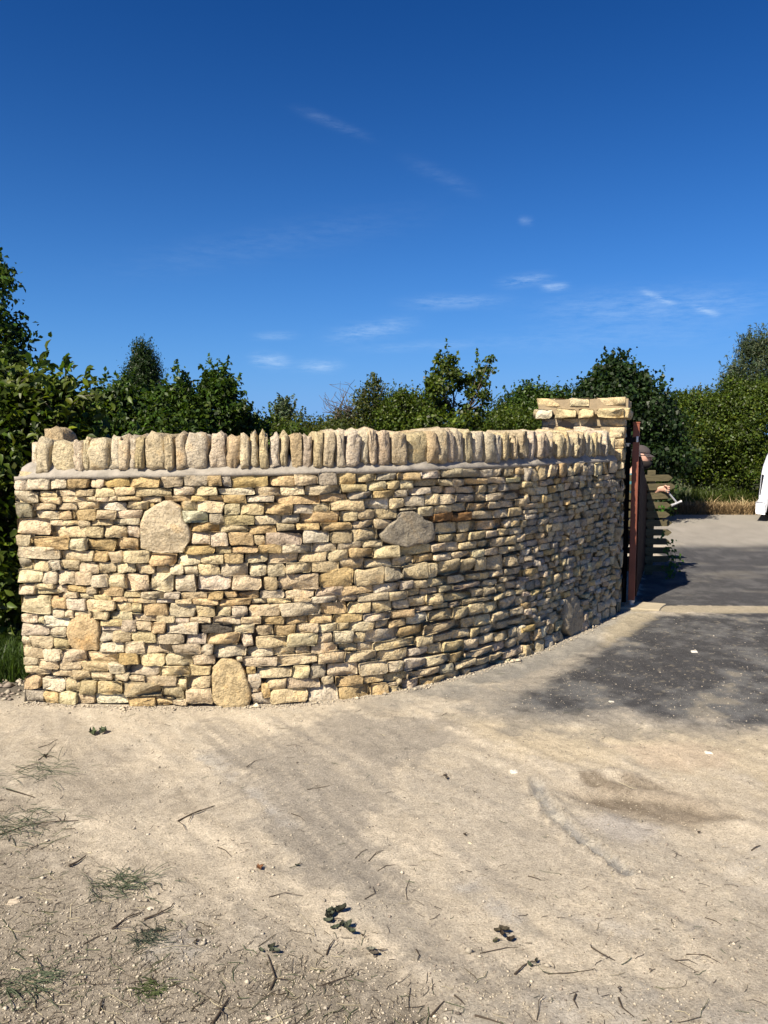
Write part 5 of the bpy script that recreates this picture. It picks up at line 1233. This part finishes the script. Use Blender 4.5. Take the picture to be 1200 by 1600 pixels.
x, y = scatter(15000, den); pebbles('grit', x, y, .0026, pal[rg.choice(5, len(x), p=[.3, .22, .18, .1, .2])])
x, y = scatter(2600, den); pebbles('gravel', x, y, .0040, pal[rg.choice(5, len(x), p=[.34, .2, .1, .3, .06])])
x, y = scatter(130, lambda x, y: .3+samp(soilm, x, y)); pebbles('loose_stones', x, y, .0075, (.36, .32, .25))
x, y = scatter(750, lambda x, y: np.clip(samp(t1, x, y), 0, 1)); pebbles('stone_chips', x, y, .0034, (.36, .32, .26))
k = 4200; u_ = rg.uniform(0, ULEN, k); dd = np.abs(rg.normal(0, .035, k))+.002; W = wmap(u_, 0*u_, dd); pebbles('wall_foot_gravel', W[:, 0], W[:, 1], .0042, pal[rg.choice(5, k, p=[.4, .2, .1, .25, .05])])
u_ = rg.uniform(0, ULEN, 60); dd = np.abs(rg.normal(0, .03, 60))+.015; W = wmap(u_, 0*u_, dd); pebbles('wall_foot_chips', W[:, 0], W[:, 1], .016, (.42, .36, .26))
x = rg.uniform(-3.6, -2.25, 420); y = rg.uniform(4.6, 5.5, 420); pebbles('rubble', x, y, .017, pal[rg.choice(5, 420, p=[.1, .2, .3, .2, .2])])
# straws, bits of root and stalk
def sticks(name, n, ln_, rad, tones, dens, lift=.002):
    x, y = scatter(n, dens); a = rg.random(n)*6.283; L_ = ln_*rg.lognormal(0, .45, n); bend = rg.normal(0, .22, n); V, F = [], []; k = 4
    t_ = np.array([0, .35, .7, 1.0]); 
    px = x[:, None] + L_[:, None]*(t_*np.cos(a)[:, None] - bend[:, None]*t_*(1-t_)*np.sin(a)[:, None]); py = y[:, None] + L_[:, None]*(t_*np.sin(a)[:, None] + bend[:, None]*t_*(1-t_)*np.cos(a)[:, None])
    px += rg.normal(0, .04, px.shape)*L_[:, None]; py += rg.normal(0, .04, px.shape)*L_[:, None]
    z = gheight(px.ravel(), py.ravel()).reshape(px.shape) + rad + lift + np.abs(rg.normal(0, .06, n))[:, None]*L_[:, None]*t_*(rg.random(n) < .5)[:, None]
    sx, sy = -np.sin(a)[:, None]*rad, np.cos(a)[:, None]*rad; r_ = rad*rg.uniform(.6, 1.3, n)[:, None]
    P = np.stack([px, py, z], -1); s_ = np.stack([sx+0*px, sy+0*px, 0*px], -1); u_ = np.array([0, 0, 1.0])*r_[..., None]*1.5
    R_ = np.stack([P-s_, P+s_, P+u_], 2); V = R_.reshape(-1, 3); b = (np.arange(n)*12)[:, None]; Q = []
    for i in range(3):
        for j in range(3): Q.append(b+np.array([[i*3+j, i*3+(j+1) % 3, (i+1)*3+(j+1) % 3, (i+1)*3+j]]))
    tn = np.array(tones)[rg.integers(len(tones), size=n)]*(1+rg.normal(0, .2, n))[:, None]
    o = link(name, np_mesh(name, V, np.concatenate(Q), np.repeat(np.clip(tn, .01, .6), 12, 0)), None, M['litter']); return tag(o, kind='stuff')
BRN, GRN, STR = (.055, .042, .03), (.05, .07, .03), (.42, .37, .24)
sticks('plant_litter', 1900, .024, .0008, [BRN, BRN, (.10, .08, .055), GRN], lambda x, y: .10+.9*samp(soilm, x, y))
sticks('straw_litter', 240, .045, .0008, [STR, (.30, .26, .17)], lambda x, y: .06+.9*samp(soilm, x, y))
sticks('root_litter', 110, .06, .0011, [BRN, (.07, .055, .035), GRN], lambda x, y: .10+.9*samp(soilm, x, y))
# single twigs one can point at
def twig(pts, rad, forks, label, tone=BRN):
    g = [ground_at(*p) for p in pts]; c = g[0].copy(); mb = MB(); n = len(g)
    P = [Vector((p.x-c.x, p.y-c.y, float(gheight(p.x, p.y))+rad*1.2+.004*random.random()*(0 < i < n-1))) for i, p in enumerate(g)]
    mb.tube(P, [rad*(1-.55*i/(n-1)) for i in range(n)], 5)
    for i, dx, dy in forks:
        q = ground_at(pts[i][0]+dx, pts[i][1]+dy); q = Vector((q.x-c.x, q.y-c.y, float(gheight(q.x, q.y))+.008)); mb.tube([P[i], P[i].lerp(q, .5)+Vector((.003, .003, .004)), q], [rad*.6, rad*.45, rad*.25], 4)
    o = mb.build('twig', M['litter'], None, (c.x, c.y, 0), tone=tone); return tag(o, label, 'twig', 'twigs scattered over the dusty ground')
TW = [([(278,1283),(300,1272),(335,1257)], .004, [(1, 22, -8), (0, 12, 14), (1, -6, 14)]), ([(10,1235),(35,1242),(54,1247)], .004, []), ([(108,1352),(122,1345),(134,1336)], .005, []),
      ([(60,1170),(75,1166),(90,1155)], .002, []), ([(60,1190),(74,1180),(88,1162)], .002, []), ([(0,1305),(50,1288),(95,1282),(122,1283)], .003, [(2, -12, -8)]), ([(175,1452),(200,1435),(222,1424)], .003, [(1, 14, -4), (0, 30, -2)]),
      ([(225,1436),(248,1428),(268,1417),(272,1410)], .0032, []), ([(130,1472),(150,1462),(170,1458)], .002, []), ([(332,1598),(345,1580),(358,1558)], .004, [(1, 6, 16), (1, -14, -2)]), ([(155,1585),(158,1570),(161,1560)], .003, []),
      ([(422,1545),(430,1530),(425,1512),(418,1492)], .0035, [(1, 30, 8)]), ([(503,1538),(530,1528),(553,1520)], .002, []), ([(420,1400),(445,1392),(475,1398)], .0016, []), ([(300,1575),(315,1568),(330,1557)], .0022, []),
      ([(510,1490),(515,1478),(522,1468)], .003, []), ([(924,1480),(940,1492),(961,1502)], .0028, [(0, -4, -2)]), ([(1072,1495),(1100,1498),(1125,1510)], .002, [(1, -14, 8)]), ([(856,1520),(895,1519),(925,1515)], .002, [(2, 6, 6)]),
      ([(804,1520),(818,1508),(832,1500)], .003, []), ([(672,1584),(684,1574),(694,1564)], .0028, []), ([(710,1555),(718,1562),(726,1570)], .003, []), ([(742,1588),(765,1596),(785,1604)], .003, []),
      ([(900,1555),(896,1566),(903,1577)], .003, []), ([(966,1562),(972,1578),(990,1592)], .003, []), ([(1102,1430),(1118,1437),(1128,1443)], .0018, []), ([(1174,1329),(1182,1325),(1188,1322)], .003, []), ([(650,1484),(655,1495),(652,1502)], .0025, []),
      ([(825,1366),(838,1370),(846,1373)], .0022, []), ([(418,1140),(436,1137),(456,1138)], .0016, []), ([(385,1200),(398,1190),(410,1187)], .0018, []), ([(480,1236),(500,1233),(515,1230)], .002, []), ([(340,1320),(352,1326),(362,1336)], .002, []),
      ([(576,1344),(588,1334),(600,1330)], .0018, []), ([(636,1402),(634,1388),(640,1372)], .0016, []), ([(455,1270),(468,1275),(476,1281)], .002, []), ([(555,1340),(566,1330),(574,1326)], .0015, []), ([(570,1405),(586,1396),(583,1383)], .0018, []),
      ([(60,1318),(50,1325),(42,1332)], .002, []), ([(268,1535),(285,1548),(290,1556)], .002, []), ([(1055,1503),(1075,1504),(1090,1512)], .0016, []), ([(750,1488),(790,1480),(810,1476)], .0016, []), ([(590,1360),(603,1352),(618,1350)], .0015, [])]
TL = '''forked dark root sprig lying alone left of centre on the sand|short dark twig near the left edge, below the grass patch|thick dark bark sliver left of centre, above the widest grass tuft|upper of two thin straight stalks near the wall at the left|lower of two thin straight stalks near the wall at the left|long thin stem reaching in from the left edge through the grass|forked twig pointing up to the right beside the dusty brown stone|dark twig running up right from the forked twigs at lower left|thin faint twig left of the forked twigs at lower left|forked twig cut by the bottom edge, left of centre|short upright twig near the bottom edge, below the small grass tuft|crooked dark stem under the tangle of limp leaves|thin level twig right of the tangle of limp leaves|thin pale curved stalk above the tangle of limp leaves|faint slanting twig above the one cut by the bottom edge|short slanting twig just below the leaf clumps|slanting twig right of the rolled green leaf, sloping down right|long thin twig with a side shoot at the lower right|long level twig below the rolled green leaf|dark stem running down left from the rolled green leaf|short twig standing off left of the bottom centre|small slanted twig right of the short one by the bottom centre|dark bent twig cut near the bottom edge right of centre|hooked twig at the bottom, left of the dark bark scrap|curved twig at the bottom, below the dark bark scrap|short thin twig near the right edge, below the pebbles|small dark twig close to the right edge, level with the curved scrape|tiny hooked twig above the flattened olive leaf|small reddish twig below the end of the curved scrape|pale level stalk lying just in front of the wall|thin bent stalk below the level stalk by the wall|thin level twig on the grey band in front of the wall|short twig right of the forked root sprig|slender twig between the root sprig and the leaf clumps|short upright twig just left of the reddish leaf|short slanting twig on the upper part of the grey band|thin slanting twig at the right side of the grey band|bent pale stalk with a corner, right above the leaf clumps|tiny dark twig under the left edge grass patch|short twig beside the small dark green grass tuft|thin wavy twig left of the long one at lower right|long thin stalk just below the dark brown curled leaf|faint twig on the grey band above the bent pale stalk'''.split('|')
for (a, b_, c), lb in zip(TW, TL): twig(a, b_, c, lb)
# dried leaf clumps, each of its own shape
def leafclump(px, py, w, n, tones, label, seed, cat='dead leaf', name='leaf_clump', hgt=.5):
    r = np.random.default_rng(seed); c = ground_at(px, py); s = w/FPX*c.length; root = empty(name, (c.x, c.y, float(gheight(c.x, c.y))), label=label, cat=cat)
    for i in range(n):
        m, k = 7, 5; a = r.random()*6.28; ox, oy = r.normal(0, .30, 2)*s; sz = s*r.uniform(.35, .55); curl = r.uniform(.5, 1.3); V = []
        for u in np.linspace(0, 1, m):
            wd_ = math.sin(math.pi*min(u*.92+.06, 1))**.7*(1+.25*math.sin(u*17+i))
            for v in np.linspace(-1, 1, k):
                X = (u-.5)*sz*1.5; Y = v*wd_*sz*.42; Z = abs(v)**1.5*curl*sz*.42 + (u-.5)**2*sz*curl*1.1 + r.normal(0, .02)*sz + .003
                V.append((ox+X*math.cos(a)-Y*math.sin(a), oy+X*math.sin(a)+Y*math.cos(a), Z+r.random()*0+ i*.10*s*hgt))
        F_ = [(p*k+q, p*k+q+1, (p+1)*k+q+1, (p+1)*k+q) for p in range(m-1) for q in range(k-1)]
        mb = MB(); mb.add(V, F_); mb.build('leaf', M['litter'], root, tone=tones[i % len(tones)])
    mb = MB(); mb.tube([(0, 0, .006), (s*.3, -s*.1, .012), (s*.6, s*.05, .006)], [.0022, .0018, .001], 4); mb.build('stalk', M['litter'], root, tone=BRN)
    return root
DG = [(.045, .055, .035), (.03, .032, .022), (.07, .08, .055)]; DB = [(.03, .022, .016), (.05, .042, .028)]
leafclump(520, 1430, 26, 5, DG, 'larger of the two curled dark green leaf clumps on the sand', 1)
leafclump(521, 1442, 22, 3, DG[1:], 'flattened grey-green leaves just below the largest leaf clump', 2)
leafclump(541, 1453, 24, 4, DG, 'smaller curled leaf clump right of the largest one', 3)
leafclump(566, 1463, 9, 1, DB, 'tiny dark folded leaf right of the leaf clumps', 4)
leafclump(592, 1485, 24, 3, [(.12, .12, .095), (.06, .05, .04)], 'grey crumpled leaf with a stalk near the bottom middle', 5)
leafclump(784, 1457, 22, 4, DB, 'dark brown upright curled leaf on the pale sand', 6, hgt=.9)
leafclump(772, 1467, 22, 1, [(.06, .065, .035)], 'flat olive leaf lying against the dark brown curled leaf', 7)
leafclump(832, 1504, 14, 2, DG, 'small rolled green leaf at the end of a twig', 8)
leafclump(405, 1352, 16, 2, [(.16, .075, .035)], 'reddish brown leaf lying left of centre', 9)
leafclump(466, 1350, 11, 2, DG[1:], 'small dark leaf scrap right of the reddish brown leaf', 10)
leafclump(690, 1216, 15, 2, [(.07, .055, .04)], 'small brown leaf scrap in front of the middle of the wall', 11)
leafclump(303, 1472, 12, 2, DB, 'dark leaf scrap among the twigs at lower left', 12)
leafclump(425, 1490, 20, 4, DG, 'tangle of limp grey-green leaves on a dark stem at the bottom', 13)
leafclump(157, 1142, 24, 3, [(.06, .075, .035), (.12, .14, .09)], 'green leaf scraps lying close to the wall at the left', 14)
leafclump(965, 1548, 11, 1, DB, 'dark bark scrap at the lower right', 15)
leafclump(1091, 1298, 8, 1, DB, 'tiny dark scrap below the damp scrape', 16)
leafclump(725, 1303, 12, 1, DB, 'dark curled scrap on the sand left of the curved scrape', 17)
leafclump(74, 1186, 12, 2, DB, 'small dark leaf curl at the left near the wall', 18)
# wilted green grass tufts
def tuft(px, py, w, n, label, tone=(.055, .07, .04), seed=0):
    r = np.random.default_rng(seed+100); c = ground_at(px, py); s = w/FPX*c.length; k = n; V = []; F_ = []; mb = MB()
    for i in range(n):
        x0, y0 = r.normal(0, .33*s), r.normal(0, .30*s); a = r.normal(0, .8)+(0 if r.random() < .5 else math.pi); L_ = s*r.uniform(.2, .6); h_ = L_*r.uniform(.04, .25)
        b = [Vector((x0+math.cos(a)*L_*t, y0+math.sin(a)*L_*t, float(gheight(c.x+x0, c.y+y0))+.003+h_*math.sin(math.pi*t*.8))) for t in (0, .4, .75, 1)]; mb.tube(b, [.0012, .0013, .0011, .0005], 3, cap=False)
    return tag(mb.build('grass_tuft', M['litter'], None, (c.x, c.y, 0), tone=tone), label, 'grass')
tuft(195, 1382, 68, 110, 'widest tuft of wilted green grass, left of the twigs', seed=1)
tuft(48, 1535, 70, 90, 'wilted green grass tuft at the bottom left corner', seed=2)
tuft(233, 1545, 40, 70, 'small dark green grass tuft low down near the bottom', (.045, .06, .02), seed=3)
tuft(230, 1466, 45, 80, 'limp dark grass tuft beside the forked twigs', (.035, .045, .03), seed=4)
tuft(30, 1290, 80, 70, 'long thin patch of wilted grass at the left edge', seed=5)
tuft(60, 1205, 80, 45, 'faint flattened grass streak left of the wall foot', (.07, .085, .05), seed=6)
# the few larger pale stones lying loose
for i, (px, py, w, lab, tn) in enumerate([(803, 1208, 12, 'smooth white pebble on the sand above the curved scrape', (.50, .48, .42)), (1107, 1182, 10, 'white pebble near the right edge of the sand', (.50, .47, .40)),
        (20, 1407, 18, 'flat pale chip of limestone at the left edge', (.40, .34, .26)), (236, 1415, 11, 'pale angular stone beside the forked twigs', (.44, .40, .33)), (68, 1537, 11, 'pale pebble in the bottom left grass', (.42, .40, .34)),
        (214, 1454, 15, 'dusty brown stone below the forked twigs', (.22, .19, .15)), (734, 1315, 7, 'cream pebble beside the dark curled scrap', (.46, .40, .28)), (1085, 1019, 10, 'white stone chip lying on the dark tarmac', (.50, .48, .43)), (955, 1097, 8, 'white chip at the edge of the dark tarmac', (.5, .47, .4))]):
    c = ground_at(px, py); s = w/FPX*c.length/2; V_, Q_, T_ = stone_geo(0, 0, s, s*.75, 10, rg, 0, s*.6); V_[:, 2] += s*.15
    o = link('pebble', np_mesh('pebble', V_, [Q_, T_], np.tile(tn, (len(V_), 1)), smooth=True), None, M['pebble'], (c.x, c.y, float(gheight(c.x, c.y)))); tag(o, lab, 'stone')
